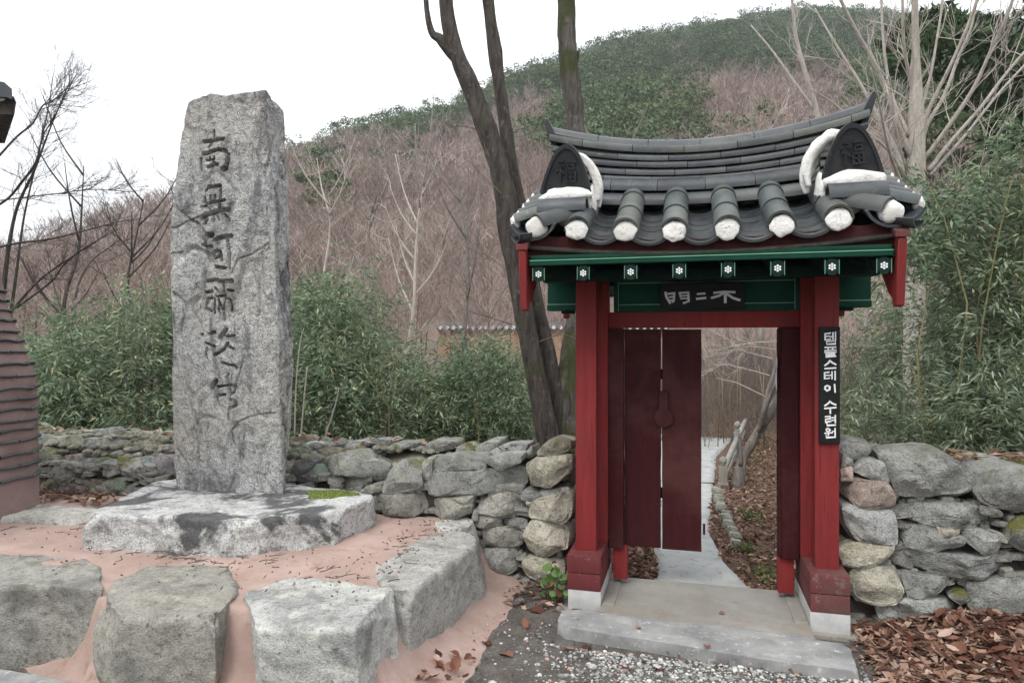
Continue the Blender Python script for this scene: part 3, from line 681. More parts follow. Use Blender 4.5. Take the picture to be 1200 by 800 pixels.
block('edge_stone', tops('272,716 286,736 418,738 440,720 466,702 464,688 432,678 346,672 286,694'), -.06, .425, M['granite'], PLAT, .03, .025, .016, 3, (1.08, 1.08, 1.04, .0), res=.014)
block('edge_stone', tops('450,692 478,692 560,636 562,626 530,617 500,626 436,662'), -.04, .418, M['granite'], PLAT, .14, .035, .016, 4, (.9, .88, .83, .0), res=.014)
block('edge_stone', tops('508,626 552,620 562,612 545,604 508,610'), .1, .425, M['granite'], PLAT, .06, .03, .012, 5, (1.15, 1.15, 1.1, .0))
block('edge_stone', [(-5.0, -.5), (-4.25, -.5), (-3.95, -.28), (-4.2, -.12), (-5, -.15)], .1, .45, M['granite'], PLAT, 0, .05, .02, 6, (1.2, 1.17, 1.08, .0))
block('edge_stone', [(-4.35, .02), (-4.0, .02), (-3.9, .18), (-4.3, .22)], .2, .46, M['granite'], PLAT, 0, .05, .02, 16, (1.3, 1.3, 1.25, .1))
# foreground slab at the lower left
FS = gthing('stone_slab', 'blue-grey stone slab cropped by the lower left corner of the view', 'slab')
block('slab_body', [(-5.2, -2.35), (-2.32, -2.4), (-2.12, -2.2), (-2.2, -1.72), (-5.2, -1.60)], -.05, .10, M['steps'], FS, 0, .02, .008, 7)

# the pedestal slab and the pillar
SLAB = gthing('pedestal_slab', 'thick lichen stained stone slab lying on the pink platform under the pillar', 'slab')
slb = block('slab_body', [(-3.62, -.92), (-3.3, -.9), (-2.8, -.83), (-2.62, -.80), (-2.34, -.62), (-2.17, -.42), (-2.13, .02), (-2.22, .2), (-2.6, .29), (-3.95, .29), (-4.02, .1), (-3.75, -.6)], .40, .625, M['slab'], SLAB, -.02, .03, .024, 11,
            (1, 1, 1, .0), .013, topf=lambda s, t: -.03 * (t + .4))
slb['label'] = 'rough lichen stained slab'
def moss_bits(name, parent, s0, t0, rs, rt, z, n, seed):
    r = np.random.default_rng(seed); V, F = [], []
    for i in range(n):
        a, q = r.uniform(0, 6.28), r.uniform(0, 1) ** .7; s, t = s0 + math.cos(a) * q * rs * (1 + .3 * math.sin(3 * a)), t0 + math.sin(a) * q * rt
        c = np.array([s, t, z - .03 * (t + .4) + r.uniform(-.004, .012) * (1 - q)]); w = r.uniform(.004, .011); k = len(V)
        for j in range(5): b = j * 1.257 + r.uniform(0, .6); V.append(c + np.array([math.cos(b) * w, math.sin(b) * w, 0]))
        V.append(c + np.array([r.normal() * .002, r.normal() * .002, r.uniform(.004, .011)])); F += [(k + j, k + (j + 1) % 5, k + 5) for j in range(5)]
    o = obj(name, np.array(V), np.array(F), M['moss'], parent, False); o['kind'] = 'stuff'; return o
M['moss'] = tinted('cushion_moss', [(0, (.06, .09, .02)), (.6, (.13, .17, .04)), (1, (.24, .26, .08))], .95, .1, 'island')
moss_bits('moss', SLAB, -2.50, .04, .17, .15, .622, 2600, 5)
# ------------------------------------------------------------------ the carved pillar
def strokes_plane(segs, ox, oy, k, t):
    "list of (width_px, 'x,y x,y ...') -> list of (a, b, halfwidth) on the plane"
    out = []
    for w, s in segs:
        P = [on_plane(x, y, t) for x, y in zp(s, ox, oy, k)]
        if len(P) == 1: P = P * 2
        out += [(np.array(P[i]), np.array(P[i + 1]), w) for i in range(len(P) - 1)]
    return out
SF = -.05
NAMU = [  # six characters, cut stroke by stroke
 (4, '80,115 115,112 190,103'), (3, '135,60 138,108'), (3, '125,125 108,145'), (4.5, '80,182 120,168 165,158 200,165 214,190'), (5, '213,185 214,225 204,262'), (6, '190,262 207,258'),
 (3.5, '72,205 70,235 73,266'), (2.5, '100,215 143,208'), (2.5, '118,198 118,215'), (2.5, '140,198 139,248'), (4, '108,249 125,243'), (4, '148,233 162,240'),
 (4.5, '93,373 110,352 130,352'), (3.5, '125,355 177,347'), (3, '180,350 178,410 172,465'), (3, '91,408 92,440'), (3, '70,455 115,435 200,422'), (2.5, '122,398 120,440'), (2.5, '150,398 147,440'),
 (6, '70,512 100,495'), (5, '100,493 165,480 215,470'), (3, '130,505 128,530'), (3, '155,503 166,527'), (4, '193,495 212,528'), (4, '88,540 100,522'),
 (6, '90,601 118,598'), (4, '75,652 92,668 118,660'), (5, '133,628 175,612 222,606'), (4, '203,630 212,690 212,772'), (3.5, '130,722 130,692 150,680 168,688 160,712 140,722'), (4, '140,767 192,773'), (3, '90,612 86,700 100,690'), (3, '172,700 172,735')]
MITA = [
 (5, '98,92 150,82'), (6.5, '160,95 238,90'), (5, '93,152 128,146'), (3.5, '105,185 132,184'), (3.5, '103,198 96,232'), (5, '100,245 126,257'), (4, '148,128 166,155'), (3.5, '195,115 199,180 202,305'), (4, '218,140 245,145'),
 (3, '180,212 190,250'), (3.5, '207,185 232,195 242,225 238,255'), (2.5, '148,190 148,270'), (3, '170,190 172,262'), (3, '160,175 195,172'),
 (5, '120,382 150,372'), (6, '212,357 180,405'), (4, '208,396 258,392'), (4, '78,384 84,386'), (4, '100,432 150,452'), (4.5, '150,497 200,466 222,433'), (4, '232,455 250,465'), (4.5, '188,540 225,552 255,556 265,568'), (3.5, '110,460 100,500 112,520'),
 (7, '152,640 130,682'), (4.5, '222,603 214,622'), (3.5, '163,672 216,665'), (4, '218,625 221,720 222,800 224,850'), (4.5, '228,664 252,668 248,705 230,710'), (3.5, '163,722 200,714'), (3, '164,720 166,772'), (4.5, '232,745 258,752 262,775 234,790')]
ch = strokes_plane(NAMU, 220, 140, 4.444, SF); NCH = len(ch); ch = ch + strokes_plane(MITA, 220, 310, 4.7, SF)
cracks = strokes_plane([(2.0, '255,410 275,385 300,372 340,362 378,360'), (2.0, '255,410 262,450 290,492'), (1.5, '130,330 150,360 150,420'), (1.6, '150,400 160,470 165,500'), (1.8, '285,210 270,260 255,300')], 170, 340, 2.5, SF) \
       + strokes_plane([(2.2, '310,705 330,655 380,640 440,600'), (2.2, '75,540 110,545 150,522 205,498 235,480'), (1.8, '80,635 130,630')], 170, 90, 3.075, SF)
def edge(pts, t):
    q = [on_plane(x, y, t) for x, y in pts]; q.sort(key=lambda p: p[1]); return np.array([p[1] for p in q]), np.array([p[0] for p in q])
LZ, LS = edge([(216, 121), (210, 140), (204, 168), (199, 220), (194, 262), (193, 318), (196, 400), (195, 480), (196, 540), (199, 574)], SF)
AZ, AS = edge([(312, 108), (310, 122), (313, 165), (318, 220), (321, 272), (323, 334), (326, 400), (328, 480), (330, 540), (331, 578)], SF)
BT = .22
BZ, BS = edge([(327, 118), (329, 125), (333, 148), (334, 184), (337, 236), (339, 285), (340, 344), (340, 400), (343, 440), (340, 490), (337, 540), (335, 572)], BT)
zb = .585
TOPS = [on_plane(x, y, SF) for x, y in ((214, 124), (226, 117), (248, 109.5), (256, 111), (264, 113), (285, 109), (300, 107), (313, 105))]
tsx, tsz = np.array([p[0] for p in TOPS]), np.array([p[1] for p in TOPS])
NF, NR, NB, NL, NH = 190, 44, 24, 16, 600
def stele():
    wv = np.linspace(0, 1, NH) ** .98
    V = np.zeros((NH, NF + NR + NB + NL, 3))
    for i, w in enumerate(wv):
        zref = zb + w * (3.38 - zb)
        l, a, b = np.interp(zref, LZ, LS), np.interp(zref, AZ, AS), np.interp(zref, BZ, BS)
        u = np.linspace(0, 1, NF, endpoint=False)
        s = l + (a - l) * u; t = np.full(NF, SF) + .05 * np.clip(.06 - u, 0, 1) / .06 * 1.2
        row = [np.stack([s, t], -1)]
        u = np.linspace(0, 1, NR, endpoint=False); row.append(np.stack([a + (b - a) * u, SF + (BT - SF) * u], -1))
        u = np.linspace(0, 1, NB, endpoint=False); row.append(np.stack([b + (l + .06 - b) * u, BT + .02 * np.sin(u * 6)], -1))
        u = np.linspace(0, 1, NL, endpoint=False); row.append(np.stack([l + .06 - .06 * u, BT + (SF + .05 - BT) * u], -1))
        st = np.concatenate(row); V[i, :, :2] = st
        ztop = np.interp(st[:, 0], tsx, tsz) - np.clip((st[:, 1] - SF) / (BT - SF), 0, 1) * .06
        V[i, :, 2] = zb + w * (ztop - zb)
    F = V.reshape(-1, 3)
    # rock relief
    dn = np.zeros((len(F), 3))
    nper = NF + NR + NB + NL; col = np.arange(len(F)) % nper
    for i in range(len(F)):
        s, t, z = F[i]
        p = Vector((s, t, z)); g = noise.noise(p * 1.7 + Vector((3, 1, 8))) * .020 + noise.noise(Vector((s * 5, t * 5, z * 2.6))) * .013
        r = abs(noise.noise(Vector((s * 7 + z * 1.5, t * 7, z * 4)))); g -= (.028 * max(0, .16 - r) / .16) * (.5 + noise.noise(p * 2.1))
        g += noise.noise(p * 21) * .0042 + noise.noise(p * 48) * .0028 + noise.noise(p * 95) * .0016
        c = col[i]
        if c < NF: dn[i] = (0, -g, 0)
        elif c < NF + NR: dn[i] = (g * 1.5 + noise.noise(p * 11) * .011, 0, 0)
        elif c < NF + NR + NB: dn[i] = (0, g, 0)
        else: dn[i] = (-g, 0, 0)
    # soften the front/side arris a little and let it wander
    F = F + dn
    fm = col < NF
    P = F[fm][:, [0, 2]]; dep = np.zeros(len(P))
    def carve(segs, depth, wpx):
        for a, b, w in segs:
            hw = max(w * wpx, .004); ab = b - a; L2 = ab @ ab
            lo = np.minimum(a, b) - hw * 2; hi = np.maximum(a, b) + hw * 2
            m = np.where((P[:, 0] > lo[0]) & (P[:, 0] < hi[0]) & (P[:, 1] > lo[1]) & (P[:, 1] < hi[1]))[0]
            if not len(m): continue
            q = P[m]; u = np.clip(((q - a) @ ab) / L2, 0, 1) if L2 > 1e-9 else np.zeros(len(q))
            d = np.linalg.norm(q - (a + u[:, None] * ab), axis=1)
            dep[m] = np.maximum(dep[m], depth * (1 - sstep(hw * .55, hw * 1.25, d)))
    carve(ch[:NCH], .050, .0031); carve(ch[NCH:], .045, .0025); carve(cracks, .014, .0032)
    Ff = F[fm]; Ff[:, 1] += dep; F[fm] = Ff
    n = nper; idx = np.arange(NH * n).reshape(NH, n); nxt = np.roll(idx, -1, axis=1)
    faces = np.stack([idx[:-1], nxt[:-1], nxt[1:], idx[1:]], -1).reshape(-1, 4)
    # top: rings closing towards the middle
    top = F[(NH - 1) * n:]; c = top.mean(0); VV = [F]; base = (NH - 1) * n; prev = np.arange(n) + base; fs = [faces]; k = len(F)
    for j, u in enumerate((.12, .28, .5, .75, .97)):
        ring = top + (c - top) * u; ring[:, 2] = np.interp(ring[:, 0], tsx, tsz) - np.clip((ring[:, 1] - SF) / (BT - SF), 0, 1) * .06 + .012 * math.sin(j)
        for q in ring: q[2] += noise.noise(Vector(q * 14)) * .012
        VV.append(ring); cur = np.arange(n) + k; k += n
        fs.append(np.stack([prev, np.roll(prev, -1), np.roll(cur, -1), cur], -1)); prev = cur
    return np.concatenate(VV), np.concatenate(fs)
sv, sf = stele()
st_root = gthing('stone_pillar', 'tall rough stone pillar with six characters carved down its face', 'monument')
obj('carved_stone', sv, sf, M['stele'], st_root, True, 60)

# ------------------------------------------------------------------ the gate
GATE = gthing('temple_gate', 'small red and green timber gate with a curved tiled roof between two stone walls', 'gate')
def part(name, mat, fn, parent=GATE, **kw):
    mb = MB(); fn(mb); return mb.build(name, mat, parent, **kw)
for sg in (-1, 1):
    a, b = sorted((sg * .604, sg * .818))
    bb = part('base_beam', M['redbase'], lambda m: (m.box(a, b, 0, .59, .225, .335, .008), m.box(a + .002, b - .002, .003, .588, .118, .223, .006)))
    for q in (.0, .012):     # the open cracks across the end grain
        x = (a + b) / 2 + sg * q
        pass
    part('plinth', M['plinth'], lambda m: m.box(a + .006 * (sg < 0), b, .004, .60, -.06, .116, .006))
    a2, b2 = sorted((sg * .648, sg * .780))
    part('front_post', M['red'], lambda m: m.box(a2, b2, .115, .235, .334, 2.06, .006))
    a3, b3 = sorted((sg * .600, sg * .74))
    part('rear_post', M['red'], lambda m: m.box(a3, b3, .33, .47, .334, 2.12, .006))
    part('back_post', M['red'], lambda m: m.box(a2, b2, .52, .585, .334, 2.06, .006))
    a4, b4 = sorted((sg * .478, sg * .572))
    part('threshold_block', M['red'], lambda m: m.box(a4, b4, .405, .50, .07, .30, .005))
    part('post_footing', M['concrete'], lambda m: m.box(min(sg * .52, sg * .602), max(sg * .52, sg * .602), .02, .62, -.05, .044, .01))
    part('foundation_block', M['concrete'], lambda m: m.box(min(sg * .60, sg * .90), max(sg * .60, sg * .90), -.035, .66, -.08, -.002 if sg < 0 else .004, .01))
part('lintel', M['red'], lambda m: m.box(-.599, .640, .385, .46, 1.765, 1.872, .005))
# jambs and doors
part('door_jamb', M['maroon'], lambda m: m.box(-.598, -.500, .372, .45, .285, 1.764, .004))
part('door_jamb', M['maroon'], lambda m: m.prism([(.492, .365), (.598, .365), (.598, .44), (.478, .44), (.474, .42)], .30, 1.764, 'z', .006))
DL = tag(empty('door', (-.5, .43, 0)), None); DL.parent = GATE
def wavy_plank(name, s0, s1, z0, z1, parent, M_=None, sh=0):
    m = MB(); n = 14; pts = []
    for i in range(n + 1): pts.append((s1 + noise.noise(Vector((i * .9, s1, sh))) * .004, z0 + (z1 - z0) * i / n))
    for i in range(n, -1, -1): pts.append((s0 + noise.noise(Vector((i * .9, s0 + 4, sh))) * .003, z0 + (z1 - z0) * i / n))
    m.prism(pts, 0, .028, 't', .0025); o = m.build(name, M['maroon'], parent); o.location = (0, 0, 0); return o
wavy_plank('plank', .002, .243, .292, 1.755, DL); wavy_plank('plank', .252, .505, .288, 1.755, DL, sh=3)
def lock(m):
    pts = [(.262 + .064 * math.cos(a), 1.165 + .064 * math.sin(a)) for a in np.linspace(math.radians(118), math.radians(422), 26)]
    m.prism([(.292, 1.24), (.292, 1.33), (.282, 1.345), (.242, 1.345), (.232, 1.33), (.232, 1.24)] + [(x, z) for x, z in pts], -.026, -.001, 't', .004)
    m.box(.254, .264, -.031, -.024, 1.12, 1.20, .002)
part('lock_plate', M['maroon'], lock, DL)
part('door_batten', M['maroon'], lambda m: (m.box(.01, .50, .029, .06, .62, .69), m.box(.01, .50, .029, .06, 1.42, 1.49)), DL)
part('hinge_pin', M['maroon'], lambda m: m.box(.515, .53, .0, .03, .40, .47), DL)
DR = tag(empty('door', (.50, .445, 0)), None); DR.parent = GATE; DR.rotation_euler = (0, 0, math.radians(74))
wavy_plank('plank', .002, .243, .300, 1.755, DR, sh=5); wavy_plank('plank', .252, .48, .30, 1.755, DR, sh=8)
# notice taped on the open leaf's edge
nt = gthing('paper_notice', 'small white paper notice taped to the right door jamb at head height', 'notice')
nt.matrix_world = GM @ Matrix.Translation((.4745, .405, 1.60)) @ Matrix.Rotation(math.radians(0), 4, 'Z')
m_ = MB(); nv = []
for i in range(9):
    for j in range(3): nv.append((-.004 - .01 * math.sin(i * .7) * (j / 2) - .006 * (1 - j / 2), -.040 + .034 * j, -.24 + i * .026 + .006 * j))
m_.add(nv, [(i * 3 + j, i * 3 + j + 1, i * 3 + j + 4, i * 3 + j + 3) for i in range(8) for j in range(2)])
po = m_.build('paper_sheet', M['white'], nt); md = po.modifiers.new('thickness', 'SOLIDIFY'); md.thickness = .0012

# green frieze, name board ground and purlins
part('frieze_board', M['green'], lambda m: m.box(-.56, .60, .40, .43, 1.872, 2.10, .003))
for z0, z1, mt in ((1.874, 1.916, 'green'), (1.918, 1.924, 'greenlight'), (2.062, 2.068, 'greenlight'), (2.07, 2.10, 'green')):
    part('frieze_rail', M[mt], lambda m: m.box(-.56, .60, .385 if mt == 'green' else .383, .401, z0, z1, .0015))
for s in (-.565, .577):
    part('frieze_stile', M['green'], lambda m: m.box(s, s + .028, .380, .42, 1.874, 2.10, .003))
    part('frieze_stile', M['greenlight'], lambda m: m.box(s + (.0285 if s < 0 else -.005), s + (.0325 if s < 0 else -.001), .378, .39, 1.878, 2.095, .001))
for a, b in ((-1.01, -.742), (.742, 1.0)):
    part('side_purlin', M['green'], lambda m: (m.box(a, b, .33, .45, 1.93, 2.10, .006)))
    part('side_purlin', M['green'], lambda m: (m.box(a - .003, b + .003, .325, .455, 1.886, 1.924, .004)))
    part('side_purlin', M['greenlight'], lambda m: (m.box(a, b, .323, .45, 1.924, 1.930, .0015)))
    part('side_purlin', M['darkgreen'], lambda m: (m.box(a + .09, b - .09, .36, .42, 1.865, 1.886, .004)))
# cross arms carried by the front posts
for s in (-.714, .714):
    part('tie_beam', M['darkgreen'], lambda m: m.box(s - .04, s + .04, .236, .33, 1.95, 2.05, .004))
part('wall_plate', M['darkgreen'], lambda m: (m.box(-1.0, 1.0, .12, .24, 2.062, 2.13, .004), m.box(-1.0, 1.0, .33, .47, 2.125, 2.22, .004), m.box(-1.0, 1.0, .55, .67, 2.062, 2.13, .004)))
# rafters front and back
TR = .4
def roofz(s, t):     # the bed of the tiles
    a = abs(t - TR); base = 2.58 - .325 * (a - .15) / .65 - .10 * a * (1 - a / .85)
    return base + .062 * s * s * (.5 + .7 * a)
def rafter(s, back=False):
    m = MB(); r = -1 if not back else 1
    pts = []
    for i in range(9):
        u = i / 8; a = .74 * (1 - u) + .06 * u       # distance from the ridge plane
        pts.append((a, 2.068 + .16 * u + .035 * max(0, (.25 - u)) ** 2 * 0))
    V, F = [], []; w, h = .036, .044
    for a, z in pts:
        t = TR + r * a
        for q in range(8):
            an = math.radians(22.5 + 45 * q); ws = w if q in (0, 1, 2, 3, 4, 5, 6, 7) else w
            x = max(-w, min(w, w * 1.25 * math.cos(an))); y = max(-h, min(h, h * 1.25 * math.sin(an)))
            if y < -h * .4: x *= .8
            V.append((s + x, t, z + y))
    for i in range(8):
        for q in range(8): a_, b_ = i * 8 + q, i * 8 + (q + 1) % 8; F.append((a_, b_, b_ + 8, a_ + 8))
    F.append(tuple(range(8))[::-1]); F.append(tuple(64 + q for q in range(8)))
    m.add(V, F); o = m.build('rafter', M['darkgreen'], GATE)
    if not back:
        f = MB(); fv = TR - .742
        for k in range(7):
            cx, cz = (0, 0) if k == 0 else (  .0138 * math.cos(k * math.pi / 3 + .52), .0138 * math.sin(k * math.pi / 3 + .52))
            f.prism([(s + cx + .0058 * math.cos(q * math.pi / 5), 2.068 + cz + .0058 * math.sin(q * math.pi / 5)) for q in range(10)], fv, fv + .003, 't', 0)
        f.build('painted_flower', M['white'], o)
        g = MB(); g.box(s - w, s - w + .003, fv + .001, fv + .006, 2.03, 2.105, 0); g.box(s + w - .003, s + w, fv + .001, fv + .006, 2.03, 2.105, 0); g.build('painted_edge', M['greenlight'], o)
RS = (-.925, -.662, -.392, -.125, .134, .388, .657, .905)
for s in RS: rafter(s); rafter(s, True)
part('eave_board', M['green'], lambda m: m.box(-.975, .945, -.352, -.315, 2.118, 2.150, .004))
part('eave_board', M['greenlight'], lambda m: m.box(-.975, .945, -.356, -.352, 2.143, 2.149, .001))
part('eave_board', M['green'], lambda m: m.box(-.975, .945, -.335, -.30, 2.153, 2.178, .004))
part('eave_board', M['green'], lambda m: m.box(-.975, .945, 1.115, 1.152, 2.118, 2.150, .004))
part('soffit', M['darkgreen'], lambda m: (m.prism([(-.33, 2.115), (.4, 2.27), (1.13, 2.115), (1.13, 2.15), (.4, 2.31), (-.33, 2.15)], -.985, .965, 's', 0)))
def fascia(sign):
    def fn(m):      # the wavy red board under the tile lips
        V, F = [], []; n = 56; t = TR + sign * .705
        for i in range(n + 1):
            s = -1.0 + 1.99 * i / n
            for tt in (t, t - sign * .02):
                V.append((s, tt, 2.176)); V.append((s, tt, roofz(s, t) - .012 - .035 * abs(math.cos((s - .0) / .2755 * math.pi + .0))))
        for i in range(n):
            a = i * 4; F += [(a, a + 4, a + 5, a + 1), (a + 2, a + 3, a + 7, a + 6), (a + 1, a + 5, a + 7, a + 3), (a, a + 2, a + 6, a + 4)]
        m.add(V, F)
    return fn
part('fascia', M['maroon'], fascia(-1)); part('fascia', M['redbase'], fascia(1))  # front board's dark maroon paints in the shade under the tile lips
for s, sg in ((-1.015, -1), (.98, 1)):
    prof = [(-.385, 2.20), (-.355, 1.99), (-.335, 1.86), (-.285, 1.855), (-.265, 1.90), (-.20, 1.93), (-.05, 2.06), (.4, 2.26), (.85, 2.06), (1.0, 1.93), (1.065, 1.9), (1.085, 1.855), (1.135, 1.86), (1.155, 1.99), (1.185, 2.20), (.4, 2.52)]
    part('verge_board', M['red'], lambda m: m.prism(prof, s - .02, s + .022, 's', .004))
    part('verge_strip', M['redbase'], lambda m: m.prism([(-.39, 2.205), (.4, 2.525), (1.19, 2.205), (1.19, 2.24), (.4, 2.56), (-.39, 2.24)], s - .035, s + .035, 's', .003))

# ------------------------------------------------------------------ the tiled roof
ROOF = empty('roof'); ROOF.parent = GATE
def tile_mesh(r, th, a0, a1, L, n=12, taper=0.0, cap=True):
    "a curved tile along +y, opening downwards when the arc runs 0..180"
    V, F = [], []
    for j, y in enumerate((0, L)):
        rr = r - taper * (j == 1)
        for k in range(n + 1):
            a = math.radians(a0 + (a1 - a0) * k / n)
            V.append((rr * math.cos(a), y, rr * math.sin(a))); V.append(((rr - th) * math.cos(a), y, (rr - th) * math.sin(a)))
    q = 2 * (n + 1)
    for k in range(n):
        a = 2 * k; F += [(a, a + 2, a + 2 + q, a + q), (a + 1, a + 1 + q, a + 3 + q, a + 3), (a, a + 1, a + 3, a + 2), (a + q, a + 2 + q, a + 3 + q, a + 1 + q)]
    F += [(0, q, q + 1, 1), (2 * n, 2 * n + 1, 2 * n + 1 + q, 2 * n + q)]
    me = bpy.data.meshes.new('tile'); me.from_pydata(V, [], F); me.update()
    me.polygons.foreach_set('use_smooth', [True] * len(F)); me.set_sharp_from_angle(angle=math.radians(45)); return me
def put(me, name, mat, M_, parent):
    if not me.materials: me.materials.append(mat)
    o = bpy.data.objects.new(name, me); COL.objects.link(o); o.parent = parent; o.matrix_local = M_; return o
def along(p, d, up=Vector((0, 0, 1))):
    y = Vector(d).normalized(); x = y.cross(up).normalized(); z = x.cross(y)
    return Matrix.Translation(p) @ Matrix((x, y, z)).transposed().to_4x4()
m_conv = tile_mesh(.076, .014, -8, 188, .30, 14, .004); m_conv.materials.append(M['tilegreen'])
m_chan = tile_mesh(.155, .015, 205, 335, .26, 12, .003); m_chan.materials.append(M['tile'])
m_ridge = tile_mesh(.077, .014, -10, 190, .285, 12, .0); m_ridge.materials.append(M['tile'])
m_side = tile_mesh(.055, .012, -8, 188, .26, 12, .0); m_side.materials.append(M['tilegreen'])
def blob(name, c, r, parent, seed, mat='plaster', M_=None):
    bm = bmesh.new(); bmesh.ops.create_icosphere(bm, subdivisions=3, radius=1)
    V = []
    for v in bm.verts:
        p = v.co.copy(); k = 1 + .20 * noise.noise(p * 1.6 + Vector((seed, 0, 0))) + .12 * noise.noise(p * 4 + Vector((0, seed, 0))) + .05 * noise.noise(p * 11)
        q = Vector((p.x * r[0] * k, p.y * r[1] * k, p.z * r[2] * k)); q = (M_ @ q) if M_ else q
        V.append(q + Vector(c))
    v_, f_ = V, [[v.index for v in f.verts] for f in bm.faces]; bm.free()
    return obj(name, v_, f_, M[mat], parent, True)
bed = MB()
NT_ = 9; NS = 20
for sg in (-1, 1):
    k0 = len(bed.v); V = []; F = []
    for i in range(NS + 1):
        s = -1.03 + 2.05 * i / NS
        for j in range(NT_ + 1):
            t = TR + sg * .74 * j / NT_; V.append((s, t, roofz(s, t) - .105))
    for i in range(NS):
        for j in range(NT_): a = i * (NT_ + 1) + j; F.append((a, a + 1, a + NT_ + 2, a + NT_ + 1))
    bed.add(V, F)
tb = bed.build('tile_bed', M['core'], ROOF); md = tb.modifiers.new('thickness', 'SOLIDIFY'); md.thickness = .02; md.offset = -1
ROWS = (-.694, -.420, -.150, .132, .405, .684)
CH = [(-.98)] + [(ROWS[i] + ROWS[i + 1]) / 2 for i in range(5)] + [.96]
CH = [ROWS[0] - .265] + [(ROWS[i] + ROWS[i + 1]) / 2 for i in range(5)] + [ROWS[-1] + .265]
for sg in (-1, 1):
    def slope_pt(s, a, dz=0): return Vector((s, TR + sg * a, roofz(s, TR + sg * a) + dz))
    for ci, s in enumerate(CH):
        for j in range(8):
            a = .80 - j * .085
            p0 = slope_pt(s, a, .092); p1 = slope_pt(s, a - .2, .092)
            Mx = along(p0 + Vector((0, 0, .006 * (j == 0) + random.uniform(-.002, .002))), (p1 - p0) + Vector((random.uniform(-.004, .004), 0, -.012)))
            put(m_chan, 'tile', None, Mx, ROOF)
    for ri, s in enumerate(ROWS):
        for j in range(3):
            a = .765 - j * .262; p0 = slope_pt(s, a, .022 + .006 * j); p1 = slope_pt(s, a - .25, .022 + .006 * j)
            put(m_conv, 'tile', None, along(p0, p1 - p0), ROOF)
        p0 = slope_pt(s, .765, .020)
        blob('plaster_end', p0 + Vector((0, sg * .004, -.002)), (.064, .012, .060), ROOF, s * 9 + sg)
# ridge: two lying rows then five thin courses
def rz(s): return .155 * s * s
def lying(z, cur, t, me, jit, s0=-.74, s1=.74, name='tile'):
    n = round((s1 - s0) / .285); off = jit
    for i in range(-1, n + 1):
        a = s0 + off + (s1 - s0) * i / n; b = a + (s1 - s0) / n - .004
        a, b = max(a, s0), min(b, s1)
        if b - a < .04: continue
        pa, pb = Vector((a, t, z + cur * a * a)), Vector((b, t, z + cur * b * b))
        Mx = along(pa, pb - pa) @ Matrix.Diagonal((1, (b - a) / .285, 1, 1)); put(me, name, None, Mx, ROOF)
for sg in (-1, 1):
    lying(2.545, .065, TR + sg * .165, m_ridge, 0.0); lying(2.64, .085, TR + sg * .135, m_ridge, -.12)
def course(z, h, cur, half, jit, s0, s1, mat='tile', nseg=6, rnd=False):
    L = (s1 - s0) / nseg
    for i in range(-1, nseg + 1):
        a = max(s0, s0 + jit + L * i); b = min(s1, s0 + jit + L * (i + 1) - .004)
        if b - a < .05: continue
        dz = random.uniform(-.0015, .0015); dt = random.uniform(-.003, .003); V, F = [], []
        prof = [(-half, 0), (-half - .004, h * .5), (-half + .004, h * .85), (-half + .02, h), (half - .02, h), (half - .004, h * .85), (half + .004, h * .5), (half, 0)]
        if rnd: prof = [(-half * math.cos(q), h * math.sin(q)) for q in np.linspace(0, math.pi, 9)]
        m = len(prof)
        for j in range(5):
            s = a + (b - a) * j / 4
            for t, zz in prof: V.append((s, TR + t + dt, z + zz + cur * s * s + dz))
        for j in range(4):
            for q in range(m): c_, d_ = j * m + q, j * m + (q + 1) % m; F.append((c_, c_ + m, d_ + m, d_))
        F.append(tuple(range(m))); F.append(tuple(4 * m + q for q in range(m))[::-1])
        obj('tile', V, F, M[mat], ROOF, True, 40)
course(2.695, .042, .10, .135, 0, -.93, .93, nseg=6); course(2.742, .042, .112, .128, -.16, -.95, .95, nseg=6); course(2.789, .042, .124, .132, -.08, -.96, .96, nseg=6)
course(2.836, .042, .136, .124, -.2, -.97, .97, nseg=6); course(2.886, .050, .147, .130, -.1, -.985, .98, nseg=6, mat='tilegreen'); course(2.940, .062, .155, .085, 0, -.99, .985, nseg=6, mat='tile', rnd=True)
part('ridge_core', M['core'], lambda m: [m.box(-.9 + i * .1, -.8 + i * .1, TR - .1, TR + .1, 2.5, 2.93 + .13 * (-.85 + i * .1) ** 2, 0) for i in range(18)], ROOF)
for sg in (-1, 1):
    s = sg * .985
    part('ridge_end_fin', M['tilerelief'], lambda m: m.prism([(s - sg * .02, 2.97), (s + sg * .01, 3.05), (s + sg * .045, 3.165), (s + sg * .036, 3.19), (s + sg * .018, 3.19), (s - sg * .015, 3.12), (s - sg * .04, 3.06), (s - sg * .05, 2.97)], TR - .09, TR + .09, 't', .005), ROOF)
